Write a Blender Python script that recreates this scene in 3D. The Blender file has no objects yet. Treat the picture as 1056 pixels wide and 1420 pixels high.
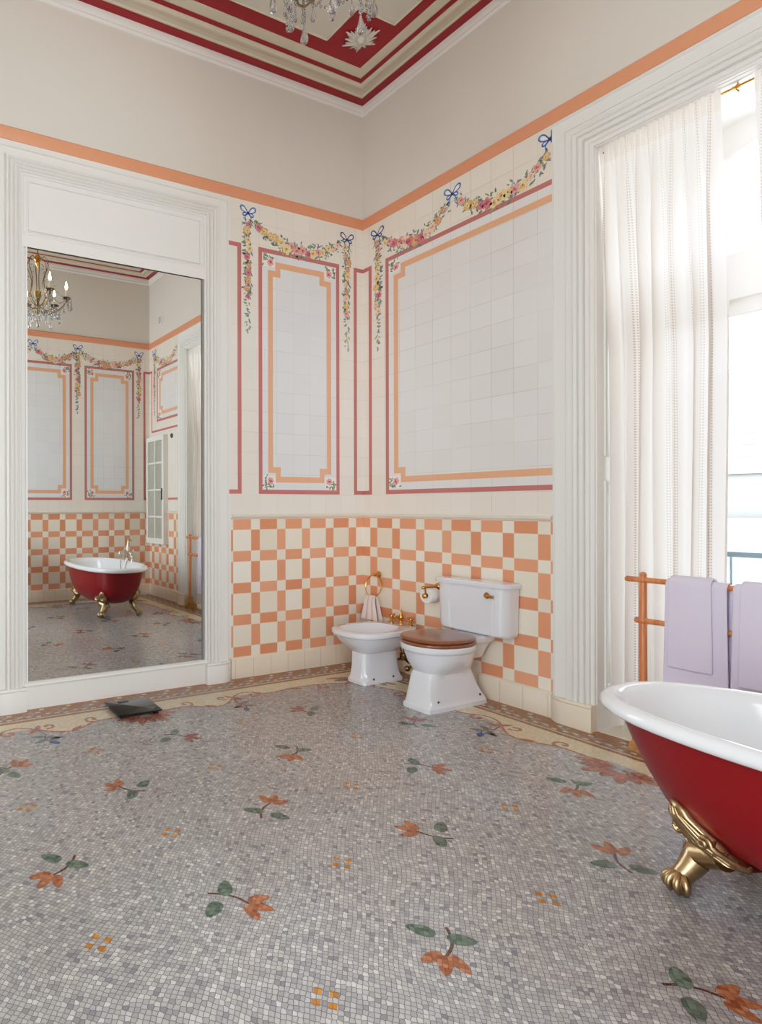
import bpy, bmesh, math, random
from mathutils import Vector, Matrix
from math import sin, cos, pi, sqrt, radians
random.seed(7)
SC = bpy.context.scene
COL = SC.collection
T = 0.08384            # half tile module
RU, RV = 4.60, 4.66    # room size (along left wall, along window wall)
ZC = 4.86              # ceiling height

# ------------------------------------------------------------------ materials
class NT:
    def __init__(s, name):
        s.m = bpy.data.materials.new(name); s.m.use_nodes = True
        s.t = s.m.node_tree; s.t.nodes.clear()
        s.out = s.t.nodes.new('ShaderNodeOutputMaterial')
    def n(s, typ, **kw):
        nd = s.t.nodes.new(typ)
        ins = kw.pop('ins', {})
        for k, v in kw.items(): setattr(nd, k, v)
        for k, v in ins.items():
            if isinstance(v, bpy.types.NodeSocket): s.t.links.new(v, nd.inputs[k])
            else: nd.inputs[k].default_value = v
        return nd
    def math(s, op, a, b=None, c=None):
        nd = s.t.nodes.new('ShaderNodeMath'); nd.operation = op
        for i, v in enumerate((a, b, c)):
            if v is None: continue
            if isinstance(v, bpy.types.NodeSocket): s.t.links.new(v, nd.inputs[i])
            else: nd.inputs[i].default_value = v
        return nd.outputs[0]
    def mix(s, f, a, b, mode='MIX'):
        nd = s.t.nodes.new('ShaderNodeMix'); nd.data_type = 'RGBA'; nd.blend_type = mode
        for i, v in ((0, f), (6, a), (7, b)):
            if isinstance(v, bpy.types.NodeSocket): s.t.links.new(v, nd.inputs[i])
            elif i == 0: nd.inputs[i].default_value = v
            else: nd.inputs[i].default_value = (*v[:3], 1)
        return nd.outputs[2]
    def ramp(s, f, stops, interp='LINEAR'):
        nd = s.t.nodes.new('ShaderNodeValToRGB'); cr = nd.color_ramp; cr.interpolation = interp
        while len(cr.elements) < len(stops): cr.elements.new(0.5)
        for e, (p, c) in zip(cr.elements, stops): e.position = p; e.color = (*c[:3], 1)
        s.t.links.new(f, nd.inputs[0]); return nd.outputs[0]
    def smooth(s, x, a, b, lo=0.0, hi=1.0):
        nd = s.t.nodes.new('ShaderNodeMapRange'); nd.interpolation_type = 'SMOOTHSTEP'
        s.t.links.new(x, nd.inputs[0])
        for i, v in zip((1, 2, 3, 4), (a, b, lo, hi)): nd.inputs[i].default_value = v
        return nd.outputs[0]
    def pos(s):
        g = s.n('ShaderNodeNewGeometry'); sp = s.n('ShaderNodeSeparateXYZ', ins={0: g.outputs['Position']})
        return g.outputs['Position'], sp.outputs[0], sp.outputs[1], sp.outputs[2]
    def noise(s, vec, scale, detail=2, rough=0.5):
        nd = s.n('ShaderNodeTexNoise', ins={'Scale': scale, 'Detail': detail, 'Roughness': rough})
        if vec is not None: s.t.links.new(vec, nd.inputs['Vector'])
        return nd.outputs
    def bump(s, h, strength=0.3, dist=0.002):
        return s.n('ShaderNodeBump', ins={'Height': h, 'Strength': strength, 'Distance': dist}).outputs[0]
    def bsdf(s, **kw):
        b = s.n('ShaderNodeBsdfPrincipled')
        for k, v in kw.items():
            k = k.replace('_', ' ')
            if isinstance(v, bpy.types.NodeSocket): s.t.links.new(v, b.inputs[k])
            elif k in ('Base Color', 'Emission Color', 'Specular Tint'): b.inputs[k].default_value = (*v[:3], 1)
            else: b.inputs[k].default_value = v
        s.t.links.new(b.outputs[0], s.out.inputs[0]); return b

def srgb(h):
    c = [int(h[i:i+2], 16)/255 for i in (0, 2, 4)]
    return tuple(x/12.92 if x <= 0.04045 else ((x+0.055)/1.055)**2.4 for x in c)

def simple(name, col, rough=0.5, metal=0.0, vary=0.04, scale=30, bump=0.0, coat=0.0, **kw):
    s = NT(name); p, x, y, z = s.pos()
    nz = s.noise(p, scale, 3)[0]
    if isinstance(col, str): col = srgb(col)
    c = s.mix(nz, [max(0, v*(1-vary)) for v in col], [min(1, v*(1+vary)) for v in col])
    a = dict(Base_Color=c, Roughness=rough, Metallic=metal)
    if bump: a['Normal'] = s.bump(nz, bump, 0.004)
    if coat: a['Coat_Weight'] = coat; a['Coat_Roughness'] = 0.05
    a.update(kw)
    s.bsdf(**a); return s.m

def grout_grid(s, h, z, ph, pz, w):
    """distance to nearest line of a (ph, pz) grid -> 1 on the joint"""
    def line(v, p):
        f = s.math('FRACT', s.math('DIVIDE', v, p))
        d = s.math('MULTIPLY', s.math('MINIMUM', f, s.math('SUBTRACT', 1.0, f)), p)
        return s.smooth(d, w*0.4, w, 1, 0)
    return s.math('MAXIMUM', line(h, ph), line(z, pz))

def wall_coord(s, axis, sign, off):
    p, x, y, z = s.pos()
    h = x if axis == 'x' else y
    if sign < 0: h = s.math('SUBTRACT', off, h)
    return p, h, z

def checker_tile(name, axis, sign=1, off=0.0):
    s = NT(name); p, h, z = wall_coord(s, axis, sign, off)
    hh = s.math('ADD', s.math('DIVIDE', h, T), 29.0)
    zz = s.math('ADD', s.math('DIVIDE', s.math('SUBTRACT', 1.166+T, z), T), 30.0)
    def part(v):
        q = s.math('DIVIDE', v, 3.0); f = s.math('MULTIPLY', s.math('FRACT', q), 3.0); fl = s.math('FLOOR', q)
        nar = s.math('LESS_THAN', f, 1.0)
        d = s.math('MINIMUM', s.math('MINIMUM', f, s.math('SUBTRACT', 3.0, f)), s.math('ABSOLUTE', s.math('SUBTRACT', f, 1.0)))
        return nar, d, s.math('ADD', s.math('MULTIPLY', fl, 2), nar)
    n1, d1, i1 = part(hh); n2, d2, i2 = part(zz)
    xor = s.math('ABSOLUTE', s.math('SUBTRACT', n1, n2))
    d = s.math('MULTIPLY', s.math('MINIMUM', d1, d2), T)
    g = s.smooth(d, 0.0008, 0.0028, 1, 0)
    cmb = s.n('ShaderNodeCombineXYZ', ins={0: i1, 1: i2})
    wn = s.n('ShaderNodeTexWhiteNoise', noise_dimensions='2D', ins={'Vector': cmb.outputs[0]}).outputs[0]
    peach = s.mix(wn, srgb('D9906A'), srgb('E8A582')); white = s.mix(wn, srgb('E6DBC9'), srgb('F1E9DB'))
    c = s.mix(xor, white, peach)
    c = s.mix(s.math('MULTIPLY', g, 0.75), c, srgb('E9CDB0'))
    nz = s.noise(p, 9, 2)[0]
    hgt = s.math('ADD', s.math('MULTIPLY', g, -1.0), s.math('ADD', s.math('MULTIPLY', nz, 0.5), s.math('MULTIPLY', wn, 0.3)))
    s.bsdf(Base_Color=c, Roughness=0.10, Normal=s.bump(hgt, 0.22, 0.003), Specular_IOR_Level=0.5)
    return s.m

def plain_tile(name, axis, c1, c2, joint, sign=1, off=0.0, tint=None):
    s = NT(name); p, h, z = wall_coord(s, axis, sign, off)
    P = 2*T
    h0 = s.math('ADD', h, 0.5*P + 40*P); z0 = s.math('SUBTRACT', z, 1.275 - 40*P)
    g = grout_grid(s, h0, z0, P, P, 0.0026)
    cmb = s.n('ShaderNodeCombineXYZ', ins={0: s.math('FLOOR', s.math('DIVIDE', h0, P)), 1: s.math('FLOOR', s.math('DIVIDE', z0, P))})
    wn = s.n('ShaderNodeTexWhiteNoise', noise_dimensions='2D', ins={'Vector': cmb.outputs[0]}).outputs[0]
    c = s.mix(wn, srgb(c1), srgb(c2))
    jn = s.noise(p, 1.3, 2)[0]
    c = s.mix(s.math('MULTIPLY', g, s.smooth(jn, 0.35, 0.65, 0.15, 0.75)), c, srgb(joint))
    nz = s.noise(p, 8, 2)[0]
    hgt = s.math('ADD', s.math('MULTIPLY', g, -0.6), s.math('ADD', s.math('MULTIPLY', nz, 0.5), s.math('MULTIPLY', wn, 0.35)))
    s.bsdf(Base_Color=c, Roughness=0.09, Normal=s.bump(hgt, 0.22, 0.003))
    return s.m

def mosaic(name, stops, rough=0.12, cell=0.0153, groutcol='4C4742', gw=(0.03, 0.095), shade=True):
    s = NT(name); p, x, y, z = s.pos()
    nz = s.noise(p, 1.1, 2); 
    vs = s.n('ShaderNodeVectorMath', operation='SUBTRACT', ins={0: nz[1], 1: (0.5, 0.5, 0.5)})
    vm = s.n('ShaderNodeVectorMath', operation='SCALE', ins={0: vs.outputs[0], 3: 0.18})
    rot = s.n('ShaderNodeVectorRotate', ins={'Vector': p, 'Angle': 0.785})
    q = s.n('ShaderNodeVectorMath', operation='ADD', ins={0: rot.outputs[0], 1: vm.outputs[0]}).outputs[0]
    q = s.n('ShaderNodeVectorMath', operation='MULTIPLY', ins={0: q, 1: (1, 0.88, 0)}).outputs[0]
    v1 = s.n('ShaderNodeTexVoronoi', voronoi_dimensions='2D', feature='F1', ins={'Vector': q, 'Scale': 1/cell, 'Randomness': 0.32})
    v2 = s.n('ShaderNodeTexVoronoi', voronoi_dimensions='2D', feature='DISTANCE_TO_EDGE', ins={'Vector': q, 'Scale': 1/cell, 'Randomness': 0.32})
    rnd = s.n('ShaderNodeSeparateColor', ins={0: v1.outputs['Color']})
    c = s.ramp(rnd.outputs[0], stops)
    big = s.noise(p, 0.9, 3)[0]
    c = s.mix(s.smooth(big, 0.3, 0.75, 0.0, 0.30 if shade else 0.1), c, (0.42, 0.38, 0.35), 'MULTIPLY')
    g = s.smooth(v2.outputs[0], gw[0], gw[1], 1, 0)
    c = s.mix(s.math('MULTIPLY', g, 0.85), c, srgb(groutcol))
    hgt = s.math('ADD', s.math('MULTIPLY', g, -1.0), s.math('MULTIPLY', rnd.outputs[1], 0.6))
    wob = s.noise(p, 3.0, 2)[0]
    hgt = s.math('ADD', hgt, s.math('MULTIPLY', wob, 0.8))
    r = s.math('ADD', rough, s.math('MULTIPLY', g, 0.35))
    s.bsdf(Base_Color=c, Roughness=r, Normal=s.bump(hgt, 0.20, 0.0010), Specular_IOR_Level=0.6)
    return s.m

M = {}
M['plaster'] = simple('wall_plaster', 'DAD4CB', 0.75, vary=0.03, scale=2.0, bump=0.05)
M['white_paint'] = simple('white_paint', 'E7E5E0', 0.38, vary=0.015, scale=4)
M['moulding'] = simple('ceiling_cream', 'CFC6B4', 0.6, vary=0.05, scale=8)
M['panel_cream'] = simple('ceiling_panel', 'CFCAC0', 0.65, vary=0.03, scale=4)
M['crimson'] = simple('crimson_paint', '9A0F1E', 0.55, vary=0.12, scale=12)
M['base_tile'] = simple('skirting_tile', 'E6DAC6', 0.14, vary=0.04, scale=5)
M['rail_tile'] = simple('rail_tile', 'E6E0D4', 0.12, vary=0.03, scale=5)
M['frieze'] = simple('peach_frieze', 'DB9470', 0.35, vary=0.05, scale=20)
for k, v in dict(rose_line='BE7470', peach_line='E5AC88', pink='E2A79E', rosy='CF8080', magenta='C2558A', yellow='E9D0A0', gold='DDB476', orange='D49A78',
                 pale='EFC9AE', dark='8E4A3C', green='6A8064', teal='6F8688', slate='848E92', moss='9CA67A', blue='3C66A8', navy='2C4276', sky='9CC0DE', petalw='F1ECE4').items():
    M[k] = simple('glaze_'+k, v, 0.15, vary=0.10, scale=90)
M['checkA'] = checker_tile('checker_left', 'x')
M['checkB'] = checker_tile('checker_window_near', 'y')
M['checkB2'] = checker_tile('checker_window_far', 'y', -1, RV)
M['checkC'] = checker_tile('checker_back', 'x')
M['tileA'] = plain_tile('plain_tile_left', 'x', 'E8E0D6', 'EBE4DA', 'CDBFB0')
M['tileB'] = plain_tile('plain_tile_window', 'y', 'E8DED2', 'EBE2D7', 'C9B8A8')
M['panelA'] = plain_tile('panel_tile_left', 'x', 'DEDFE1', 'E2E3E4', 'C2C0BF')
M['panelB'] = plain_tile('panel_tile_window', 'y', 'E0DDDB', 'E4E2E0', 'B9B2AC')
M['floor'] = mosaic('floor_mosaic', [(0, srgb('8F8E96')), (0.07, srgb('A5A4A6')), (0.25, srgb('B4B2B2')), (0.6, srgb('BEBCBA')), (0.85, srgb('C9C7C4')), (0.96, srgb('E2E0DC')), (1, srgb('A5A4A8'))])
def mos(name, a, b, **kw): return mosaic(name, [(0, srgb(a)), (1, srgb(b))], shade=False, **kw)
M['m_brown'] = mos('mosaic_brown', '8E5324', 'B07438', groutcol='5A3A20')
M['m_cream'] = mos('mosaic_cream', 'D9CBA9', 'EFE4C8', groutcol='A08A66')
M['m_white'] = mos('mosaic_white', 'C9C2B4', 'E6DFD0')
M['m_grey'] = mos('mosaic_grey', '8E8E94', 'ABA9A8')
M['m_rust'] = mos('mosaic_rust', '985440', 'C68C74', groutcol='7A4A38')
M['m_petal'] = mos('mosaic_petal', '94502C', 'CC8A60', groutcol='7A4428')
M['m_dred'] = mos('mosaic_dark_red', '8A4A42', 'B88074', groutcol='6A403A')
M['m_leaf'] = mos('mosaic_leaf', '4A5E50', '7A8E7E', groutcol='3C4A3E')
M['m_stem'] = mos('mosaic_stem', '5A332C', '75463A')
M['m_gold'] = mos('mosaic_gold', 'BF7A26', 'D99A44')
M['m_blue'] = mos('mosaic_blue', '31508E', '4A6CB0')
M['m_slate'] = mos('mosaic_slate', '6C7480', '868C92')
M['ceramic'] = simple('white_ceramic', 'E4E6EC', 0.06, vary=0.01, coat=0.5)
M['enamel'] = simple('white_enamel', 'EEF0F3', 0.08, vary=0.01, coat=0.5)
M['hull'] = simple('crimson_enamel', '80000C', 0.34, vary=0.05, scale=3, coat=0.15, Specular_IOR_Level=0.35)
M['brass'] = simple('polished_brass', 'D69A4E', 0.16, 1.0, vary=0.05)
M['antique'] = simple('antique_gold_feet', 'B39872', 0.34, 1.0, vary=0.30, scale=30, bump=0.2)
M['nickel'] = simple('pale_metal', 'D8D2C8', 0.12, 1.0)
M['darkbrass'] = simple('aged_brass', '8B7248', 0.28, 1.0, vary=0.2)
M['slot'] = simple('dark_slot', '3A3836', 0.5)
M['paper'] = simple('tissue_paper', 'EEEAE6', 0.9, bump=0.1, scale=120)
M['card'] = simple('grey_card', '8F8C88', 0.9)
M['wood_seat'] = None
def wood(name, c1, c2, axis='x', rough=0.3, coat=0.5, sc=6):
    s = NT(name); p, x, y, z = s.pos()
    st = {'x': (0.6, 6, 6), 'y': (6, 0.6, 6), 'z': (6, 6, 0.6)}[axis]
    q = s.n('ShaderNodeVectorMath', operation='MULTIPLY', ins={0: p, 1: st}).outputs[0]
    n1 = s.noise(q, sc, 4, 0.6)[0]
    c = s.mix(s.smooth(n1, 0.35, 0.65), srgb(c1), srgb(c2))
    s.bsdf(Base_Color=c, Roughness=rough, Coat_Weight=coat, Coat_Roughness=0.12, Normal=s.bump(n1, 0.05, 0.002)); return s.m
M['wood_seat'] = wood('mahogany_seat', '7A4328', '8F5535', 'y')
M['wood_rack'] = wood('orange_wood', 'C06E3C', 'D98A55', 'z', 0.4, 0.3)
M['wood_foot'] = wood('foot_wood', 'A87440', 'C08E55', 'x', 0.4, 0.3)
M['chairwood'] = wood('dark_chair_wood', '4A2C1C', '5E3A26', 'z')
M['velvet'] = simple('plum_velvet', '5B3350', 0.9, vary=0.15, bump=0.1)
M['towel'] = simple('lilac_towel', 'DCD3E6', 0.95, vary=0.05, scale=260, bump=0.5)
M['towel2'] = simple('pink_white_towel', 'E2D3CE', 0.95, vary=0.05, scale=260, bump=0.5)
M['black_glass'] = simple('black_scale_glass', '0E1012', 0.10, vary=0.1, Specular_IOR_Level=0.35)
M['black_plastic'] = simple('black_plastic', '151515', 0.4)
M['display'] = simple('scale_display', '3A4046', 0.15)
M['outdoor_white'] = simple('outdoor_render', '8A8784', 0.8, vary=0.05, scale=2)
M['outdoor_trim'] = simple('outdoor_trim', '6E7270', 0.8)
M['rail_blue'] = simple('blue_grey_rail', '4E6470', 0.4)
M['candle'] = simple('candle_sleeve', 'E9DDC4', 0.5)
def mirror_mat():
    s = NT('mirror_silver'); p, x, y, z = s.pos()
    s.bsdf(Base_Color=(0.86, 0.90, 0.895), Metallic=1.0, Roughness=0.0); return s.m
M['mirror'] = mirror_mat()
def crystal():
    s = NT('cut_crystal'); p, x, y, z = s.pos()
    g = s.n('ShaderNodeBsdfGlass', ins={'Roughness': 0.02, 'IOR': 1.5, 'Color': (0.97, 0.98, 1, 1)})
    t = s.n('ShaderNodeBsdfTransparent', ins={'Color': (0.95, 0.96, 0.98, 1)})
    gl = s.n('ShaderNodeBsdfGlossy', ins={'Roughness': 0.05})
    fr = s.n('ShaderNodeFresnel', ins={'IOR': 1.9})
    m1 = s.n('ShaderNodeMixShader', ins={0: 0.45, 1: g.outputs[0], 2: t.outputs[0]})
    m2 = s.n('ShaderNodeMixShader', ins={0: fr.outputs[0], 1: m1.outputs[0], 2: gl.outputs[0]})
    s.t.links.new(m2.outputs[0], s.out.inputs[0]); return s.m
M['crystal'] = crystal()
def pane():
    s = NT('window_glass'); p, x, y, z = s.pos()
    t = s.n('ShaderNodeBsdfTransparent', ins={'Color': (0.97, 0.985, 0.98, 1)})
    g = s.n('ShaderNodeBsdfGlossy', ins={'Roughness': 0.0})
    fr = s.n('ShaderNodeFresnel', ins={'IOR': 1.45})
    m = s.n('ShaderNodeMixShader', ins={0: fr.outputs[0], 1: t.outputs[0], 2: g.outputs[0]})
    s.t.links.new(m.outputs[0], s.out.inputs[0]); return s.m
M['glass'] = pane()
def curtain_mat():
    s = NT('curtain_voile'); p, x, y, z = s.pos()
    uv = s.n('ShaderNodeUVMap'); sp = s.n('ShaderNodeSeparateXYZ', ins={0: uv.outputs[0]})
    U, V = sp.outputs[0], sp.outputs[1]
    # stripes of small dots woven down the cloth (u in metres of cloth)
    f = s.math('FRACT', s.math('DIVIDE', U, 0.105))
    stripe = s.math('MULTIPLY', s.smooth(s.math('ABSOLUTE', s.math('SUBTRACT', f, 0.5)), 0.10, 0.12, 1, 0), 1.0)
    fu = s.math('SUBTRACT', s.math('FRACT', s.math('DIVIDE', U, 0.0125)), 0.5)
    fv = s.math('SUBTRACT', s.math('FRACT', s.math('DIVIDE', V, 0.016)), 0.5)
    d = s.math('SQRT', s.math('ADD', s.math('MULTIPLY', fu, fu), s.math('MULTIPLY', fv, fv)))
    dot = s.math('MULTIPLY', s.smooth(d, 0.24, 0.38, 1, 0), stripe)
    c = s.mix(s.math('MULTIPLY', dot, 0.55), srgb('F3EEE9'), srgb('A08474'))
    c = s.mix(s.smooth(V, 3.385, 3.395, 0, .35), c, srgb('DDD0C4'))
    nz = s.noise(p, 400, 1)[0]
    dif = s.n('ShaderNodeBsdfDiffuse', ins={'Color': c, 'Normal': s.bump(nz, 0.1, 0.001)})
    tr = s.n('ShaderNodeBsdfTranslucent', ins={'Color': c})
    tp = s.n('ShaderNodeBsdfTransparent')
    m = s.n('ShaderNodeMixShader', ins={0: 0.27, 1: dif.outputs[0], 2: tr.outputs[0]})
    m2 = s.n('ShaderNodeMixShader', ins={0: 0.01, 1: m.outputs[0], 2: tp.outputs[0]})
    s.t.links.new(m2.outputs[0], s.out.inputs[0]); return s.m
M['curtain'] = curtain_mat()
def glow():
    s = NT('bulb_glow'); e = s.n('ShaderNodeEmission', ins={'Color': (1, 0.72, 0.42, 1), 'Strength': 45.0})
    s.t.links.new(e.outputs[0], s.out.inputs[0]); return s.m
M['glow'] = glow()
def rooftile():
    s = NT('roof_tiles'); p, x, y, z = s.pos()
    f = s.math('FRACT', s.math('DIVIDE', z, 0.22)); g = s.math('FRACT', s.math('DIVIDE', y, 0.3))
    l = s.math('MAXIMUM', s.smooth(f, 0.0, 0.15, 1, 0), s.smooth(g, 0, 0.08, 0.6, 0))
    nz = s.noise(p, 3, 3)[0]
    c = s.mix(l, s.mix(nz, srgb('8C8884'), srgb('75706C')), srgb('4E4A48'))
    s.bsdf(Base_Color=c, Roughness=0.8); return s.m
M['roof'] = rooftile()

# ------------------------------------------------------------------ mesh builder
class MB:
    def __init__(s): s.v = []; s.f = []; s.mi = []; s.uv = {}; s.mats = []
    def mat(s, m):
        if m not in s.mats: s.mats.append(m)
        return s.mats.index(m)
    def add(s, vs, fs, m):
        o = len(s.v); s.v += [tuple(v) for v in vs]; k = s.mat(m)
        for f in fs: s.f.append(tuple(i+o for i in f)); s.mi.append(k)
        return o
    def box(s, x0, x1, y0, y1, z0, z1, m):
        x0, x1 = sorted((x0, x1)); y0, y1 = sorted((y0, y1)); z0, z1 = sorted((z0, z1))
        vs = [(x, y, z) for z in (z0, z1) for y in (y0, y1) for x in (x0, x1)]
        s.add(vs, [(0, 2, 3, 1), (4, 5, 7, 6), (0, 1, 5, 4), (2, 6, 7, 3), (0, 4, 6, 2), (1, 3, 7, 5)], m)
    def poly(s, pts, m): s.add(pts, [tuple(range(len(pts)))], m)
    def loft(s, rings, m, cap0=True, cap1=True, closed=True):
        n = len(rings[0]); vs = [p for r in rings for p in r]; fs = []
        for i in range(len(rings)-1):
            for j in range(n if closed else n-1):
                a = i*n+j; b = i*n+(j+1) % n
                fs.append((a, b, b+n, a+n))
        if cap0: fs.append(tuple(reversed(range(n))))
        if cap1: fs.append(tuple((len(rings)-1)*n+j for j in range(n)))
        s.add(vs, fs, m)
    def tube(s, path, r, m, seg=10, cap=True, closed=False):
        P = [Vector(p) for p in path]; n = len(P)
        rr = r if isinstance(r, (list, tuple)) else [r]*n
        rings = []; up = None
        for i in range(n):
            if closed: t = P[(i+1) % n]-P[i-1]
            else: t = P[min(i+1, n-1)]-P[max(i-1, 0)]
            t.normalize()
            if up is None:
                up = Vector((0, 0, 1)) if abs(t.z) < 0.9 else Vector((1, 0, 0))
            a = (up - t*up.dot(t)); 
            if a.length < 1e-6: a = t.orthogonal()
            a.normalize(); up = a; b = t.cross(a)
            rings.append([P[i]+(a*cos(2*pi*k/seg)+b*sin(2*pi*k/seg))*rr[i] for k in range(seg)])
        if closed: rings.append(rings[0])
        s.loft(rings, m, cap and not closed, cap and not closed)
    def lathe(s, prof, c, m, seg=24, axis='z', cap=True):
        c = Vector(c); rings = []
        for r, h in prof:
            r = max(r, 1e-4); ring = []
            for k in range(seg):
                a = 2*pi*k/seg; x, y = r*cos(a), r*sin(a)
                ring.append(c + (Vector((x, y, h)) if axis == 'z' else Vector((h, x, y)) if axis == 'x' else Vector((y, h, x))))
            rings.append(ring)
        s.loft(rings, m, cap, cap)
    def ball(s, c, r, m, seg=14, sc=(1, 1, 1)):
        rings = []
        for i in range(seg//2+1):
            t = -pi/2+pi*i/(seg//2); rr = max(cos(t), 0.001)
            rings.append([(c[0]+r*sc[0]*rr*cos(2*pi*k/seg), c[1]+r*sc[1]*rr*sin(2*pi*k/seg), c[2]+r*sc[2]*sin(t)) for k in range(seg)])
        s.loft(rings, m)
    def build(s, name, parent=None, smooth=True, origin=None, angle=40, bevel=0, subsurf=0, props=None):
        if parent is not None and origin is None: origin = parent.get('_o', None)
        o0 = Vector(origin) if origin is not None else Vector((0, 0, 0))
        me = bpy.data.meshes.new(name)
        me.from_pydata([tuple(Vector(v)-o0) for v in s.v], [], s.f)
        for m in s.mats: me.materials.append(m)
        me.polygons.foreach_set('material_index', s.mi)
        if s.uv:
            uvl = me.uv_layers.new(name='UVMap')
            for l in me.loops: uvl.data[l.index].uv = s.uv[l.vertex_index]
        me.update()
        bm = bmesh.new(); bm.from_mesh(me)
        bmesh.ops.recalc_face_normals(bm, faces=bm.faces) if s.fixn else None
        bm.to_mesh(me); bm.free()
        ob = bpy.data.objects.new(name, me); COL.objects.link(ob)
        if parent is not None: ob.parent = parent
        else: ob.location = o0
        ob['_o'] = tuple(o0)
        if smooth:
            me.polygons.foreach_set('use_smooth', [True]*len(me.polygons))
            try: me.set_sharp_from_angle(angle=radians(angle))
            except Exception: pass
        if bevel:
            b = ob.modifiers.new('bevel', 'BEVEL'); b.width = bevel; b.segments = 3; b.limit_method = 'ANGLE'; b.angle_limit = radians(35)
        if subsurf:
            b = ob.modifiers.new('sub', 'SUBSURF'); b.levels = subsurf; b.render_levels = subsurf
        for k, v in (props or {}).items(): ob[k] = v
        return ob
    fixn = True

def thing(name, label, cat, loc=(0, 0, 0), group=None):
    o = bpy.data.objects.new(name, None); COL.objects.link(o); o.location = loc
    o.empty_display_size = 0.1
    o['label'] = label; o['category'] = cat; o['_o'] = tuple(loc)
    if group: o['group'] = group
    return o
def tag(o, label, cat, group=None):
    o['label'] = label; o['category'] = cat
    if group: o['group'] = group
    return o
ST = {'kind': 'structure'}

# wall frames: h runs along the wall, d out of the wall into the room
class Wall:
    def __init__(s, k): s.k = k
    def p(s, h, z, d=0.0):
        if s.k == 'A': return (h, d, z)
        if s.k == 'B': return (d, h, z)
        if s.k == 'C': return (h, RV-d, z)
        if s.k == 'E': return (d, RV-h, z)      # window wall seen from the back corner
        if s.k == 'D': return (RU-d, h, z)
WA, WB, WC, WE, WD = (Wall(k) for k in 'ABCED')

def wbox(mb, W, h0, h1, z0, z1, d0, d1, m):
    a = W.p(h0, z0, d0); b = W.p(h1, z1, d1)
    mb.box(a[0], b[0], a[1], b[1], a[2], b[2], m)

def profile_run(mb, W, prof, h0, h1, m):
    """extrude a (d, z) profile along a wall"""
    r0 = [W.p(h0, z, d) for d, z in prof]; r1 = [W.p(h1, z, d) for d, z in prof]
    mb.loft([r0, r1], m, True, True)

# ------------------------------------------------------------------ room shell
WT = 0.25
HW0, HW1, HWZ = 1.955, 3.375, 3.50     # window opening on the window wall
def wall_faces(W, name, zones, parent_props=ST):
    mb = MB()
    for h0, h1, z0, z1, m in zones: wbox(mb, W, h0, h1, z0, z1, -WT, 0.0, m)
    return mb.build(name, smooth=False, props=parent_props)
ZR, ZF0, ZF1 = 1.262, 3.78, 3.865
# left wall (mirror wall)
wA = wall_faces(WA, 'wall_left', [(-WT, 1.36, 0, ZR, M['checkA']), (-WT, 1.36, ZR, ZF0, M['tileA']), (3.15, RU, 0, ZR, M['checkA']), (3.15, RU, ZR, ZF0, M['tileA']),
                             (1.36, 3.15, 3.72, ZF0, M['white_paint']), (1.36, 3.15, 0, 3.72, M['white_paint']), (-WT, RU, ZF0, ZC+0.1, M['plaster'])])
# window wall
wB = wall_faces(WB, 'wall_right', [(0, 1.70, 0, ZR, M['checkB']), (0, 1.70, ZR, ZF0, M['tileB']), (3.64, RV, 0, ZR, M['checkB2']), (3.64, RV, ZR, ZF0, M['tileB']),
                              (1.70, HW0, 0, ZF0, M['white_paint']), (HW1, 3.64, 0, ZF0, M['white_paint']), (HW0, HW1, HWZ, ZF0, M['white_paint']), (0, RV, ZF0, ZC+0.1, M['plaster'])])
CW0, CW1, CWZ = 2.95, 4.35, 4.2      # tall unseen window behind the photographer, added for fill light
wC = wall_faces(WC, 'wall_back', [(-WT, CW0, 0, ZR, M['checkC']), (-WT, CW0, ZR, ZF0, M['tileA']), (-WT, CW0, ZF0, ZC+0.1, M['plaster']), (CW0, CW1, CWZ, ZC+.1, M['plaster']), (CW1, RU, 0, ZC+.1, M['plaster'])])
# side wall behind the photographer with an opening for an added fill-light window
SW0, SW1, SWZ0, SWZ1 = 3.00, 4.30, 0.05, 4.2
wD = wall_faces(WD, 'wall_side', [(-WT, SW0, 0, ZC+0.1, M['plaster']), (SW1, RV+WT, 0, ZC+0.1, M['plaster']), (SW0, SW1, 0, SWZ0, M['plaster']), (SW0, SW1, SWZ1, ZC+0.1, M['plaster'])])
mb = MB(); mb.box(-WT-0.3, RU+WT, -WT, RV+WT, -0.12, 0, M['floor']); floor = mb.build('floor', smooth=False, props=ST)

# ceiling: flat slab with painted bands and relief
mb = MB(); mb.box(-WT, RU+WT, -WT, RV+WT, ZC, ZC+0.15, M['crimson']); ceil_ = mb.build('ceiling', smooth=False, props=ST)
def frame_loop(prof, m, name, parent=None, props=None):
    """mitred loop round the room; prof = list of (inset, z)"""
    mb = MB(); rings = []
    for a, z in prof:
        rings.append([(a, a, z), (RU-a, a, z), (RU-a, RV-a, z), (a, RV-a, z)])
    rings.append(rings[0]); mb.loft(rings, m, False, False)
    return mb.build(name, parent, smooth=True, angle=25, props=props)
frame_loop([(0.0, 4.775), (0.006, 4.778), (0.012, 4.795), (0.008, 4.805), (0.014, 4.82), (0.018, 4.845), (0.018, ZC+.01), (0.0, ZC+.01)], M['white_paint'], 'trim_1', props=ST)
frame_loop([(0.098, ZC+.01), (0.098, 4.855), (0.112, 4.850), (0.125, 4.857), (0.165, 4.857), (0.185, 4.846), (0.215, 4.842), (0.235, 4.852), (0.240, ZC+.01)], M['moulding'], 'trim_2', props=ST)
frame_loop([(0.285, ZC+.01), (0.285, 4.855), (0.30, 4.848), (0.355, 4.850), (0.372, 4.856), (0.372, ZC+.01)], M['moulding'], 'trim_3', props=ST)
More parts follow.
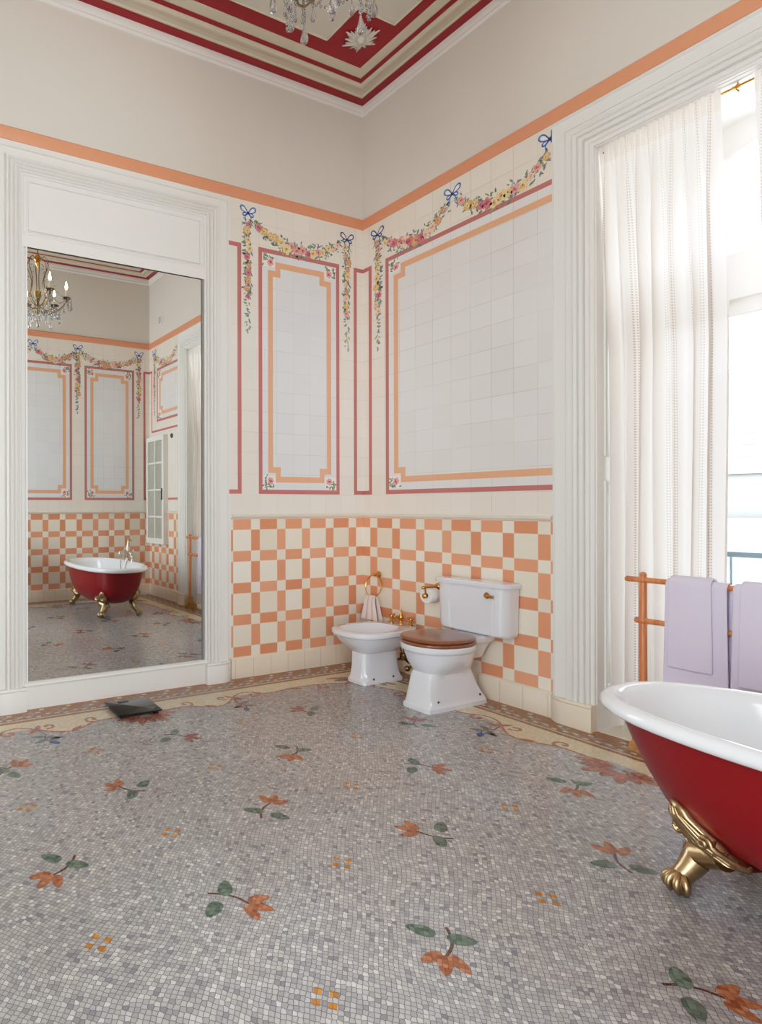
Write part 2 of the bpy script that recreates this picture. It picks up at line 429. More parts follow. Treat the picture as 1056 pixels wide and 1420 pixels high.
# inner cream panel with re-entrant corners
def ceil_panel():
    a, b, c, d = 0.484, 0.514, 0.829, 0.846
    U, V = RU, RV
    pts = [(c, b), (U-c, b), (U-c, d), (U-a, d), (U-a, V-d), (U-c, V-d), (U-c, V-b), (c, V-b), (c, V-d), (a, V-d), (a, d), (c, d)]
    mb = MB(); mb.loft([[(x, y, 4.843) for x, y in pts], [(x, y, ZC+.005) for x, y in pts]], M['panel_cream'], True, False)
    n = len(pts)
    for i in range(n):
        p, q = Vector((*pts[i], 4.84)), Vector((*pts[(i+1) % n], 4.84)); mb.tube([p, q], 0.008, M['moulding'], 6)
    mb.build('ceiling_panel', ceil_, smooth=False)
    for cx, cy in ((0.60, 0.625), (U-0.60, 0.625), (0.60, V-0.625), (U-0.60, V-0.625)):
        mb = MB()
        for k in range(12):
            t = 2*pi*k/12; L = 0.14 if k % 2 == 0 else 0.115
            for sgn, sc_ in ((0, 1), (0.16, 0.8), (-0.16, 0.8)):
                p0 = Vector((cx+0.02*cos(t), cy+0.02*sin(t), ZC-0.012)); e = Vector((cx+L*sc_*cos(t+sgn), cy+L*sc_*sin(t+sgn), ZC-0.008))
                mid = (p0+e)/2+Vector((0, 0, -0.012))
                mb.tube([p0, mid, e], [0.007, 0.012, 0.004], M['panel_cream'], 6)
        mb.lathe([(0.0, -0.05), (0.02, -0.045), (0.035, -0.025), (0.045, 0.0)], (cx, cy, ZC-0.0), M['panel_cream'], 12)
        mb.build('plaster_rosette', ceil_)
ceil_panel()

# peach frieze band, chair rail and skirting on the tiled walls
def run_all(W, name, h0, h1, prof, m, props=ST, parent=None):
    mb = MB(); profile_run(mb, W, prof, h0, h1, m); return mb.build(name, parent, smooth=True, angle=30, props=props)
fr = [(0, ZF0), (0.006, ZF0), (0.012, ZF0+0.01), (0.02, ZF0+0.05), (0.024, ZF1-0.012), (0.012, ZF1), (0, ZF1)]
k = 4
for W, h0, h1 in ((WA, 0, RU), (WB, 0, RV), (WC, 0, CW0), (WD, 0, SW0)):
    run_all(W, 'trim_%d' % k, h0, h1, fr, M['frieze']); k += 1
rl = [(0, 1.255), (0.010, 1.255), (0.014, 1.262), (0.024, 1.268), (0.026, 1.276), (0.016, 1.283), (0.006, 1.286), (0.004, 1.295), (0, 1.296)]
for W, h0, h1 in ((WA, 0, 1.35), (WA, 3.16, RU), (WB, 0, 1.69), (WE, 0, 1.01), (WC, 0, CW0)):
    run_all(W, 'trim_%d' % k, h0, h1, rl, M['rail_tile']); k += 1
bs = [(0, 0), (0.022, 0), (0.022, 0.145), (0.016, 0.156), (0.010, 0.160), (0.004, 0.164), (0, 0.164)]
for nm, W, h0, h1 in (('baseboard_left', WA, 0, 1.37), ('baseboard_left.001', WA, 3.14, RU), ('baseboard_right', WB, 0, 1.69), ('baseboard_right.001', WE, 0, 1.01), ('baseboard_back', WC, 0, CW0), ('baseboard_side', WD, 0, SW0)):
    mb = MB(); profile_run(mb, W, bs, h0, h1, M['base_tile'])
    h = h0+0.16
    while h < h1:       # tile joints
        wbox(mb, W, h-0.0008, h+0.0008, 0.001, 0.150, 0.02, 0.0225, M['card']); h += 2*T
    mb.build(nm, smooth=True, angle=30, props=ST)

# ------------------------------------------------------------------ casings
def casing(W, hl, hr, ztop, ho, zo, z0, mb, m, gap=0.0):
    """mitred three-sided casing: opening hl..hr up to ztop; outer reach ho, zo"""
    pr = [(0, 0), (0, .020), (.03, .026), (.07, .026), (.08, .040), (.13, .050), (.18, .040), (.195, .030), (.21, .046), (.26, .056), (.31, .046), (.325, .034), (.34, .050), (.39, .060), (.44, .050), (.455, .038), (.47, .052), (.51, .062), (.565, .060), (.58, .034), (.605, .022), (.63, .024), (.64, .034), (.90, .034), (.91, .040), (.95, .036), (.99, .020), (1.0, .010), (1.0, 0)]
    rl, rt, rr, rb = [], [], [], []
    a = [W.p(hl-f*ho, z0, d) for f, d in pr]; b = [W.p(hl-f*ho, ztop+f*zo, d) for f, d in pr]
    c = [W.p(hr+f*ho, ztop+f*zo, d) for f, d in pr]; e = [W.p(hr+f*ho, z0, d) for f, d in pr]
    mb.loft([a, b, c, e], m, True, True)
def plinth(W, hin, hout, mb, m, zt=0.158):
    """curved plinth block under a casing upright"""
    s = 1 if hout > hin else -1; w = abs(hout-hin)
    def ring(z, g):
        pts = [(-0.004, 0), (-0.004, .062+g), (.02, .070+g)]
        pts += [(w*0.62+ (w*0.38)*t, .072+g-(.048)*(t**2)) for t in (0, .3, .6, .85, 1.0)]
        pts += [(w+0.004, 0)]
        return [W.p(hin+s*a, z, d) for a, d in pts]
    mb.loft([ring(0, 0.004), ring(zt-0.03, 0.004), ring(zt-0.022, 0.0), ring(zt-0.012, 0.006), ring(zt, 0.0)], m)

# mirror door casing on the left wall
mb = MB(); casing(WA, 1.607, 2.975, 3.56, 0.215, 0.17, 0.15, mb, M['white_paint']); dr = mb.build('door_1', smooth=True, angle=32, props=ST)
for hin, hout in ((1.607, 1.382), (2.975, 3.20)):
    mb = MB(); plinth(WA, hin, hout, mb, M['white_paint']); mb.build('plinth', dr, smooth=True, angle=30)
mb = MB(); wbox(mb, WA, 1.60, 2.98, 0.0, 0.172, 0, 0.028, M['white_paint'])
profile_run(mb, WA, [(0, .15), (.034, .15), (.038, .16), (.034, .172), (.02, .182), (0, .182)], 1.60, 2.98, M['white_paint']); mb.build('bottom_rail', dr, smooth=True, angle=30)
mb = MB()   # head panel above the mirror
wbox(mb, WA, 1.60, 2.98, 3.085, 3.57, 0, 0.012, M['white_paint'])
def panel_frame(mb, W, h0, h1, z0, z1, d, w=0.022, m=None):
    for q, dd in ((0, .010), (w*.55, .016)):
        for a in ((h0+q, h1-q, z0+q, z0+q+.008), (h0+q, h1-q, z1-q-.008, z1-q), (h0+q, h0+q+.008, z0+q+.008, z1-q-.008), (h1-q-.008, h1-q, z0+q+.008, z1-q-.008)):
            wbox(mb, W, *a, d, d+dd-.004, m)
wbox(mb, WA, 1.60, 2.98, 3.085, 3.165, .012, .024, M['white_paint'])
panel_frame(mb, WA, 1.625, 2.957, 3.185, 3.54, 0.012, m=M['white_paint'])
profile_run(mb, WA, [(.012, 3.165), (.030, 3.165), (.034, 3.175), (.024, 3.185), (.012, 3.185)], 1.607, 2.975, M['white_paint'])
mb.build('head_panel', dr, smooth=False)
mr = thing('wall_mirror', 'tall frameless mirror filling the white panelled door casing', 'mirror', (2.29, 0, 0.18))
mb = MB(); wbox(mb, WA, 1.627, 2.953, 0.178, 3.085, 0.0, 0.012, M['mirror']); mb.build('mirror_glass', mr, smooth=False)
mb = MB()
wbox(mb, WA, 1.616, 1.627, 0.178, 3.096, 0.0, 0.020, M['card']); wbox(mb, WA, 2.953, 2.964, 0.178, 3.096, 0.0, 0.020, M['white_paint'])
wbox(mb, WA, 1.616, 2.964, 3.085, 3.096, 0.0, 0.020, M['white_paint']); mb.build('mirror_edge', mr, smooth=False)

# window casing
mb = MB(); casing(WB, HW0, HW1, HWZ, 0.255, 0.26, 0.15, mb, M['white_paint']); win = mb.build('window_1', smooth=True, angle=32, props=ST)
for hin, hout in ((HW0, HW0-0.262), (HW1, HW1+0.262)):
    mb = MB(); plinth(WB, hin, hout, mb, M['base_tile']); mb.build('plinth', win, smooth=True, angle=30)
# deep reveal: side cheeks, soffit, sill
RD = 0.46
mb = MB()
mb.box(-RD-.2, 0.004, HW0-0.06, HW0+.005, 0, HWZ, M['white_paint']); mb.box(-RD-.2, 0.004, HW1-.005, HW1+0.06, 0, HWZ, M['white_paint'])
mb.box(-RD-.2, 0.004, HW0-.06, HW1+.06, HWZ-.005, HWZ+.08, M['white_paint'])
for zz in ((0.25, 1.5), (1.65, 3.3)):
    for yy, sg in ((HW0+.004, 1), (HW1-.004, -1)):
        for a in ((-.40, -.07, zz[0], zz[0]+.02), (-.40, -.07, zz[1]-.02, zz[1]), (-.40, -.38, zz[0]+.02, zz[1]-.02), (-.09, -.07, zz[0]+.02, zz[1]-.02)):
            mb.box(a[0], a[1], yy, yy+sg*.012, a[2], a[3], M['white_paint'])
mb.build('reveal', win, smooth=False)
mb = MB(); mb.box(-0.9, 0.0, HW0, HW1, -0.1, 0.004, M['base_tile']); mb.build('threshold', win, smooth=False)
# french window: frame with transom, arched fanlight and glazed leaves
mb = MB(); X0, X1 = -RD-.05, -RD
m = M['white_paint']; YC = (HW0+HW1)/2; HWW = (HW1-HW0)/2
mb.box(X0, X1, HW0+.006, HW0+.06, 0, 2.50, m); mb.box(X0, X1, HW1-.06, HW1-.006, 0, 2.50, m)
mb.box(X0-.02, X1+.05, HW0+.01, HW1-.01, 2.50, 2.62, m); mb.box(X0-.01, X1+.03, HW0+.01, HW1-.01, 2.62, 2.76, m)
# spandrels making the arched head
N = 18; arc = [(YC+HWW*.93*cos(pi*i/N), 2.76+.60*sin(pi*i/N)) for i in range(N+1)]
arc = [(HW1, 2.76)]+arc+[(HW0, 2.76)]; N = len(arc)-1
for i in range(N):
    (y0, z0), (y1, z1) = arc[i], arc[i+1]
    mb.loft([[(X0+.01, y0, z0), (X0+.01, y1, z1), (X0+.01, y1, HWZ+.02), (X0+.01, y0, HWZ+.02)], [(X1-.004, y0, z0), (X1-.004, y1, z1), (X1-.004, y1, HWZ+.02), (X1-.004, y0, HWZ+.02)]], m)
mb.tube([(X1, y, z) for y, z in arc[1:-1]], 0.022, m, 8)
mb.box(X0+.005, X1+.01, YC-.025, YC+.025, 2.76, 3.37, m)
mb.build('window_frame', win, smooth=False)
for y0, y1, nm in ((HW0+.06, YC, 0), (YC, HW1-.06, 1)):
    mb = MB()
    mb.box(X0+.01, X1+.01, y0, y0+.07, 0.02, 2.50, m); mb.box(X0+.01, X1+.01, y1-.07, y1, 0.02, 2.50, m)
    mb.box(X0+.01, X1+.01, y0+.07, y1-.07, 0.02, 0.40, m); mb.box(X0+.01, X1+.01, y0+.07, y1-.07, 2.42, 2.50, m)
    sash = mb.build('window_leaf', win, smooth=False)
    mb = MB(); mb.box(X0+.025, X0+.030, y0+.07, y1-.07, .40, 2.42, M['glass']); mb.build('pane', sash, smooth=False)
# unseen side wall window, added to even out the room light
mb = MB(); X = RU+0.15
for a in ((SW0, SW0+.07, SWZ0, SWZ1), (SW1-.07, SW1, SWZ0, SWZ1), ((SW0+SW1)/2-.04, (SW0+SW1)/2+.04, SWZ0, SWZ1), (SW0, SW1, SWZ0, SWZ0+.07), (SW0, SW1, SWZ1-.07, SWZ1)):
    mb.box(X, X+.05, *a, m)
w2 = mb.build('added_window_2', smooth=False, props=ST)
mb = MB(); mb.box(X+.02, X+.026, SW0+.07, SW1-.07, SWZ0+.07, SWZ1-.07, M['glass']); mb.build('pane', w2, smooth=False)

mb = MB(); Y = RV+.15  # unseen back wall window, added to brighten the left wall and floor
for a in ((CW0, CW0+.07, .02, CWZ), (CW1-.07, CW1, .02, CWZ), ((CW0+CW1)/2-.035, (CW0+CW1)/2+.035, .02, CWZ)): mb.box(a[0], a[1], Y, Y+.05, a[2], a[3], m)
for zz in (.02, 2.6, CWZ-.07): mb.box(CW0+.07, CW1-.07, Y+.002, Y+.048, zz, zz+.07, m)
w3 = mb.build('added_window_3', smooth=False, props=ST)
mb = MB(); mb.box(CW0+.07, CW1-.07, Y+.02, Y+.026, .09, CWZ-.07, M['glass']); mb.build('pane', w3, smooth=False)

# ------------------------------------------------------------------ painted tile decoration
DEC = 0.0012
def strip(mb, W, pts, w, m, d=DEC, closed=True):
    """mitred band of width w following axis-aligned corner points (centre line)"""
    n = len(pts); out, inn = [], []
    for i in range(n):
        a, b, c = pts[i-1], pts[i], pts[(i+1) % n]
        if not closed and i == 0: a = (2*b[0]-c[0], 2*b[1]-c[1])
        if not closed and i == n-1: c = (2*b[0]-a[0], 2*b[1]-a[1])
        d1 = Vector((b[0]-a[0], b[1]-a[1])).normalized(); d2 = Vector((c[0]-b[0], c[1]-b[1])).normalized()
        n1 = Vector((-d1.y, d1.x)); n2 = Vector((-d2.y, d2.x)); bi = n1+n2
        bi = bi/max(bi.length_squared, 1e-6)*2*(w/2)
        out.append((b[0]+bi.x, b[1]+bi.y)); inn.append((b[0]-bi.x, b[1]-bi.y))
    vs = []
    for o, i_ in zip(out, inn): vs += [W.p(o[0], o[1], d), W.p(i_[0], i_[1], d), W.p(o[0], o[1], 0), W.p(i_[0], i_[1], 0)]
    fs = []
    for i in range(n if closed else n-1):
        j = (i+1) % n
        fs += [(4*i, 4*j, 4*j+1, 4*i+1), (4*i, 4*i+2, 4*j+2, 4*j), (4*i+1, 4*j+1, 4*j+3, 4*i+3)]
    mb.add(vs, fs, m)
def blob(mb, W, h, z, a, b, rot, m, d, n=8, jit=0.12, point=False):
    pts = []
    for k in range(n):
        t = 2*pi*k/n
        if point: r = 1.0; x = a*cos(t); y = b*sin(t)*(1-0.35*cos(t))
        else: r = 1+random.uniform(-jit, jit); x = a*r*cos(t); y = b*r*sin(t)
        pts.append(W.p(h+x*cos(rot)-y*sin(rot), z+x*sin(rot)+y*cos(rot), d))
    mb.poly(pts, m)
PAL = [('pink', 'rosy', 'dark'), ('yellow', 'gold', 'dark'), ('orange', 'gold', 'dark'), ('rosy', 'magenta', 'dark'), ('pale', 'pink', 'rosy'), ('gold', 'yellow', 'dark')]
def rose(mb, W, h, z, r, pal, d):
    o, mid, ce = (M[x] for x in pal)
    for k in range(6):
        t = 2*pi*k/6+random.random()*.6
        blob(mb, W, h+r*.55*cos(t), z+r*.55*sin(t), r*.52, r*.42, t, o, d+.0001*k, 8)
    for k in range(3):
        t = random.random()*6.3; blob(mb, W, h+r*.22*cos(t), z+r*.22*sin(t), r*.38, r*.24, t, mid, d+.0008+.0001*k, 7)
    t = random.random()*6.3
    blob(mb, W, h+r*.1*cos(t), z+r*.1*sin(t), r*.20, r*.12, t, ce, d+.0013, 6)
def leaf(mb, W, h, z, L, t, m, d):
    blob(mb, W, h+L*.5*cos(t), z+L*.5*sin(t), L*.5, L*.2, t, m, d, 8, point=True)
def stroke(mb, W, pts, w, m, d, taper=False):
    n = len(pts); vs = []
    for i in range(n):
        a = pts[max(i-1, 0)]; c = pts[min(i+1, n-1)]
        t = Vector((c[0]-a[0], c[1]-a[1])).normalized(); ww = w*(1-(i/(n-1))*.7) if taper else w
        vs += [W.p(pts[i][0]-t.y*ww/2, pts[i][1]+t.x*ww/2, d), W.p(pts[i][0]+t.y*ww/2, pts[i][1]-t.x*ww/2, d)]
    mb.add(vs, [(2*i, 2*i+2, 2*i+3, 2*i+1) for i in range(n-1)], m)
GREENS = ['green', 'teal', 'slate', 'moss', 'green', 'slate']
def bow(W, h, z, parent, tails=True, clip=None, rib='blue'):
    mb = MB(); m = M[rib]; m2 = M['sky']
    for sg in (-1, 1):
        for R, ph, dz in ((.085, .62, 0), (.052, -.30, .0004)):
            pts = []
            for i in range(15):
                t = pi*i/14; r = R*sin(t)**.75; a = ph+.42*cos(t)
                x = h+sg*r*cos(a)
                if clip: x = min(x, clip)
                pts.append((x, z+r*sin(a)))
            mb.poly([W.p(x, y, DEC+.0008+dz) for x, y in pts], m2)
            mb.poly([W.p(h+(x-h)*.72+sg*.008, z+(y-z)*.72+.005, DEC+.0010+dz) for x, y in pts], M['petalw'])
            stroke(mb, W, pts, .0085, m, DEC+.0014+dz)
        if tails and not (clip and sg > 0):
            q = [(h+sg*(.006+.044*t+.010*sin(t*7)), z-.10*t) for t in [i/9 for i in range(10)]]
            stroke(mb, W, q, .010, m, DEC+.0020, True)
    blob(mb, W, h, z+.004, .013, .012, 0, M['navy'], DEC+.0024, 8)
    mb.fixn = False
    return mb.build('ribbon_bow', parent, smooth=False)
def swag(W, h0, h1, z0, zb, parent, clip=None):
    mb = MB(); L = abs(h1-h0); n = int(L/.064)+1
    def P(t): return h0+(h1-h0)*t, z0-(z0-zb)*(1-(2*t-1)**2)**0.85
    k = 0
    for i in range(n*4):
        t = .04+.92*(i+.5)/(n*4); h, z = P(t)
        wgt = .45+.55*sin(pi*t)
        for _ in range(4):
            lh, lz = h+random.uniform(-.022, .022), z+random.uniform(-.066, .060)*wgt
            if clip and lh > clip-.02: continue
            leaf(mb, W, lh, lz, random.uniform(.020, .038), random.random()*6.3, M[random.choice(GREENS)], DEC+.0002+.00001*(i % 30))
    for i in range(n):
        t = .06+.88*(i+.5)/n; h, z = P(t); wgt = .55+.45*sin(pi*t)
        if clip and h > clip-.03: continue
        rose(mb, W, h+random.uniform(-.008, .008), z+random.uniform(-.026, .026)*wgt, .041*wgt*random.uniform(.75, 1.2), random.choice(PAL), DEC+.0006+.0002*(i % 3))
    mb.fixn = False
    return mb.build('flower_garland', parent, smooth=False)
def drop(W, h, z1, z0, parent):
    mb = MB(); L = z1-z0; i = 0; z = z1
    for i in range(64):
        zz = z1-L*(i+.5)/64; wg = 1.0 if zz > z0+.28 else .45
        for _ in range(3 if wg == 1 else 1):
            leaf(mb, W, h+random.uniform(-.030, .030)*wg, zz, random.uniform(.022, .042), random.choice((-1, 1))*random.uniform(.3, 1.5)-pi/2*.6, M[random.choice(GREENS if zz > z0+.25 else ['teal', 'moss', 'slate'])], DEC+.0002+.00001*(i % 30))
    z = z1-.03; j = 0
    while z > z0+.26:
        r = random.uniform(.022, .036)
        rose(mb, W, h+random.uniform(-.020, .020), z, r, random.choice(PAL), DEC+.0006+.0002*(j % 3)); z -= r*1.7+.016; j += 1
    mb.fixn = False
    return mb.build('flower_drop', parent, smooth=False)
def corner_rose(W, h, z, sh, sz, parent):
    mb = MB()
    bx_ = [W.p(h+sh*.012, z+sz*.012, DEC), W.p(h+sh*.125, z+sz*.012, DEC), W.p(h+sh*.125, z+sz*.115, DEC), W.p(h+sh*.012, z+sz*.115, DEC)]
    mb.poly(bx_, M['petalw'])
    for i in range(10):
        leaf(mb, W, h+sh*(.02+.10*random.random()), z+sz*(.018+.035*random.random()), .030, random.random()*6.3, M[random.choice(['green', 'teal', 'moss'])], DEC+.0003+i*.00002)
        leaf(mb, W, h+sh*(.018+.035*random.random()), z+sz*(.02+.09*random.random()), .030, random.random()*6.3, M[random.choice(['green', 'teal', 'moss'])], DEC+.0004+i*.00002)
    rose(mb, W, h+sh*.082, z+sz*.075, .032, ('pink', 'magenta', 'magenta'), DEC+.0006)
    mb.fixn = False
    mb.build('corner_rose', parent, smooth=False)
ZP0, ZP1 = 1.451, 3.435
def red_panel(W, h0, h1, parent, z0=ZP0, z1=ZP1, open_r=False, inner='panelA', notchL=True, notchR=True, wallm=None):
    a = .0175; mb = MB()
    iw = [W.p(h0+.03, z0+.03, DEC*.5), W.p(h1-(0 if open_r else .03), z0+.03, DEC*.5), W.p(h1-(0 if open_r else .03), z1-.03, DEC*.5), W.p(h0+.03, z1-.03, DEC*.5)]
    mb.poly(iw, M[inner]); mb.fixn = False; mb.build('panel_field', parent, smooth=False)
    mb = MB()
    pts = [(h1, z0+a), (h0+a, z0+a), (h0+a, z1-a), (h1, z1-a)] if open_r else [(h0+a, z0+a), (h0+a, z1-a), (h1-a, z1-a), (h1-a, z0+a)]
    strip(mb, W, pts, .035, M['rose_line'], closed=not open_r); mb.build('rose_border', parent, smooth=False)
    # peach inner band with stepped corners
    o = .115; w = .048; nd = .075; c = w/2; mb = MB()
    L, R_, B_, T_ = h0+o-.0+c*0, h1-o, z0+o+.0, z1-o
    L += c-.024; R_ -= c-.024; B_ += c-.02; T_ -= c-.02
    left = [(L+nd, B_), (L+nd, B_+nd), (L, B_+nd), (L, T_-nd), (L+nd, T_-nd), (L+nd, T_)]
    right = [(R_-nd, T_), (R_-nd, T_-nd), (R_, T_-nd), (R_, B_+nd), (R_-nd, B_+nd), (R_-nd, B_)]
    if open_r: strip(mb, W, [(h1, B_)]+left+[(h1, T_)], w, M['peach_line'], d=DEC*1.1, closed=False)
    else: strip(mb, W, left+right, w, M['peach_line'], d=DEC*1.1)
    mb.build('peach_border', parent, smooth=False)
    corner_rose(W, h0+.032, z0+.032, 1, 1, parent); corner_rose(W, h0+.032, z1-.032, 1, -1, parent)
    if not open_r: corner_rose(W, h1-.032, z0+.032, -1, 1, parent); corner_rose(W, h1-.032, z1-.032, -1, -1, parent)
def corner_strip(W, parent, z0=ZP0, z1=ZP1):
    mb = MB(); wbox(mb, W, .072, .106, z0, z1, 0, DEC, M['rose_line']); wbox(mb, W, 0, .072, z0, z0+.034, 0, DEC, M['rose_line']); wbox(mb, W, 0, .072, z1-.034, z1, 0, DEC, M['rose_line'])
    mb.build('rose_border', parent, smooth=False)
# left wall
red_panel(WA, .268, 1.099, wA); corner_strip(WA, wA)
mb = MB(); wbox(mb, WA, 1.262, 1.297, ZP0, ZP1, 0, DEC, M['rose_line']); wbox(mb, WA, 1.297, 1.375, ZP0, ZP0+.034, 0, DEC, M['rose_line']); wbox(mb, WA, 1.297, 1.375, ZP1-.034, ZP1, 0, DEC, M['rose_line'])
mb.build('rose_border', wA, smooth=False)
drop(WA, 1.197, 3.63, 2.73, wA); drop(WA, .182, 3.62, 2.72, wA); swag(WA, 1.18, .20, 3.655, 3.475, wA)
bow(WA, 1.197, 3.68, wA); bow(WA, .18, 3.66, wA, rib='navy')
# window wall, near part
red_panel(WB, .268, 1.70, wB, open_r=True, inner='panelB'); corner_strip(WB, wB)
drop(WB, .178, 3.63, 2.70, wB); swag(WB, .19, .93, 3.655, 3.475, wB); swag(WB, .95, 1.72, 3.655, 3.475, wB, clip=1.69)
bow(WB, .176, 3.67, wB, rib='navy'); bow(WB, .938, 3.675, wB); bow(WB, 1.677, 3.69, wB, clip=1.69)
# back wall
red_panel(WC, .26, 1.05, wC); red_panel(WC, 1.24, 2.70, wC); corner_strip(WC, wC)
for h in (.178, 1.15): drop(WC, h, 3.63, 2.72, wC)
for a, b in ((.19, 1.14), (1.16, 1.80), (1.82, 2.50)): swag(WC, a, b, 3.655, 3.475, wC)
for h in (.178, 1.15, 1.81, 2.51): bow(WC, h, 3.67, wC)
# window wall, part next to the back corner
mb = MB(); wbox(mb, WE, .072, .10, 2.48, ZP1, 0, DEC, M['rose_line']); wbox(mb, WE, 0, .072, ZP1-.034, ZP1, 0, DEC, M['rose_line']); wbox(mb, WE, .10, 1.01, 2.48, 2.51, 0, DEC, M['rose_line'])
wbox(mb, WE, .66, 1.01, ZP0, ZP0+.03, 0, DEC, M['rose_line']); mb.build('rose_border', wB, smooth=False)
red_panel(WE, .27, 1.01, wB, z0=2.63, open_r=True, inner='panelB')
drop(WE, .18, 3.63, 2.73, wB); swag(WE, .19, 1.00, 3.655, 3.475, wB, clip=.99); bow(WE, .178, 3.67, wB)

# ------------------------------------------------------------------ floor inlays
class Flr:
    def __init__(s, f): s.f = f
    def p(s, a, b, d=0): x, y = s.f(a, b); return (x, y, d)
F0 = Flr(lambda a, b: (a, b))
FZ = 0.0006
def inlay(name, build):
    mb = MB(); build(mb); mb.fixn = False
    # make sure faces look up
    fs = []
    for f in mb.f:
        a, b, c = (Vector(mb.v[i]) for i in f[:3]); 
        nz = sum((Vector(mb.v[f[i]]).x*Vector(mb.v[f[(i+1) % len(f)]]).y-Vector(mb.v[f[(i+1) % len(f)]]).x*Vector(mb.v[f[i]]).y) for i in range(len(f)))
        fs.append(f if nz > 0 else tuple(reversed(f)))
    mb.f = fs
    return mb.build(name, floor, smooth=False)
def petal(mb, F, x, y, L, wd, t, m, d=FZ):
    n = 12; pts = []
    for k in range(n):
        a = 2*pi*k/n; u = L*.5*(1+cos(a)); v = wd*.5*sin(a)*(1.15-.3*cos(a))
        if k == 0: v = 0
        pts.append(F.p(x+u*cos(t)-v*sin(t), y+u*sin(t)+v*cos(t), d))
    mb.poly(pts, m)
def sprig(fx, fy, sx, sy, l1, l2, pet='m_petal'):
    """flower head at f, stem end at s, leaf centres l1 l2"""
    def b(mb):
        t = math.atan2(fy-sy, fx-sx); D = sqrt((fx-sx)**2+(fy-sy)**2)
        bx0, by0 = fx-.035*cos(t), fy-.035*sin(t)
        ex, ey = bx0+.022*cos(t), by0+.022*sin(t)
        c = [(sx+(ex-sx)*q+.018*sin(pi*q)*-sin(t), sy+(ey-sy)*q+.018*sin(pi*q)*cos(t)) for q in [i/8 for i in range(9)]]
        stroke(mb, F0, c, .010, M['m_stem'], FZ)
        for dt, dd in ((-.82, .0002), (0, .0004), (.82, .0003)): petal(mb, F0, bx0+.016*cos(t+dt), by0+.016*sin(t+dt), .090 if dt == 0 else .082, .036, t+dt*.9, M[pet], FZ+dd)
        for li, (lx, ly) in enumerate((l1, l2)):
            # leaf runs from the stem through its centre
            q = c[3]; lt = math.atan2(ly-q[1], lx-q[0])
            petal(mb, F0, lx-.045*cos(lt), ly-.045*sin(lt), .092, .046, lt, M['m_leaf'], FZ+.0002+.0001*li)
    inlay('flower_inlay', b)
SPR = [((3.315, 1.939), (3.19, 1.84), (3.277, 1.818), (3.201, 1.904)), ((2.737, 2.402), (2.846, 2.277), (2.777, 2.279), (2.87, 2.36)), ((2.368, 2.87), (2.249, 2.77), (2.332, 2.744), (2.255, 2.834)),
 ((1.795, 3.325), (1.901, 3.209), (1.829, 3.218), (1.924, 3.295)), ((1.878, 2.286), (1.779, 2.411), (1.751, 2.324), (1.846, 2.402)), ((0.913, 2.378), (0.805, 2.289), (0.876, 2.262), (0.8, 2.345)),
 ((1.287, 1.906), (1.392, 1.783), (1.327, 1.785), (1.418, 1.86)), ((1.298, 2.752), (1.395, 2.87), (1.426, 2.787), (1.335, 2.876)), ((2.251, 1.816), (2.385, 1.925), (2.374, 1.852), (2.301, 1.946)),
 ((2.833, 1.352), (2.728, 1.464), (2.707, 1.389), (2.8, 1.469)), ((1.862, 1.442), (1.75, 1.34), (1.829, 1.312), (1.746, 1.4)), ((3.198, 0.887), (3.314, 0.975), (3.249, 1.008), (3.286, 0.922)),
 ((1.349, 0.834), (1.27, 0.954), (1.239, 0.864), (1.329, 0.94)), ((2.225, 0.951), (2.340, 0.845), (2.263, 0.83), (2.368, 0.921)), ((0.809, 1.324), (0.905, 1.430), (0.921, 1.35), (0.827, 1.44))]
done = set()
P0U, P0V, PP = 0.367, 0.407, 0.4835
for f, s_, a, b in SPR:
    dull = 'm_dred' if (f[1] < 1.0 and f[0] < 2.6) or f[0] < .85 else 'm_petal'
    sprig(*f, *s_, a, b, pet=dull)
    done.add((round(((f[0]+s_[0])/2-P0U)/PP), round(((f[1]+s_[1])/2-P0V)/PP)))
for i in range(1, 9):
    for j in range(1, 9):
        x, y = P0U+PP*i, P0V+PP*j
        if x > 4.1 or y > 4.2: continue
        if (i+j) % 2 == 1:
            if (i, j) in done or i >= 8: continue
            t = random.choice((.8, 2.35, 3.9, 5.5)); c, s_ = cos(t), sin(t)
            sprig(x+.08*c, y+.08*s_, x-.08*c, y-.08*s_, (x-.03*c-.06*s_, y-.03*s_+.06*c), (x-.06*c+.055*s_, y-.06*s_-.055*c))
        else:
            def b(mb, x=x, y=y):
                for a, c in ((.031, 0), (-.031, 0), (0, .031), (0, -.031)):
                    mb.poly([(x+a+u, y+c+v, FZ) for u, v in ((.016, 0), (0, .016), (-.016, 0), (0, -.016))], M['m_gold'])
            inlay('square_inlay', b)
# border bands round the room
def bands():
    for a0, a1, m, nm, d in ((0, .212, 'm_brown', 'brown_band', FZ*.5), (.212, .228, 'm_white', 'white_line', FZ*.5), (.228, .262, 'm_brown', 'brown_line', FZ*.6), (.262, .40, 'm_cream', 'cream_band', FZ*.4)):
        mb = MB(); q0 = [(a0, a0), (RU-a0, a0), (RU-a0, RV-a0), (a0, RV-a0)]; q1 = [(a1, a1), (RU-a1, a1), (RU-a1, RV-a1), (a1, RV-a1)]
        mb.add([(*p, d) for p in q0]+[(*p, d) for p in q1], [(i, (i+1) % 4, 4+(i+1) % 4, 4+i) for i in range(4)], M[m]); mb.fixn = False
        mb.build(nm, floor, smooth=False)
bands()
SIDES = [(Flr(lambda a, b: (RU/2+a, b)), RU/2), (Flr(lambda a, b: (b, RV/2+a)), RV/2), (Flr(lambda a, b: (RU/2+a, RV-b)), RU/2), (Flr(lambda a, b: (RU-b, RV/2+a)), RV/2)]
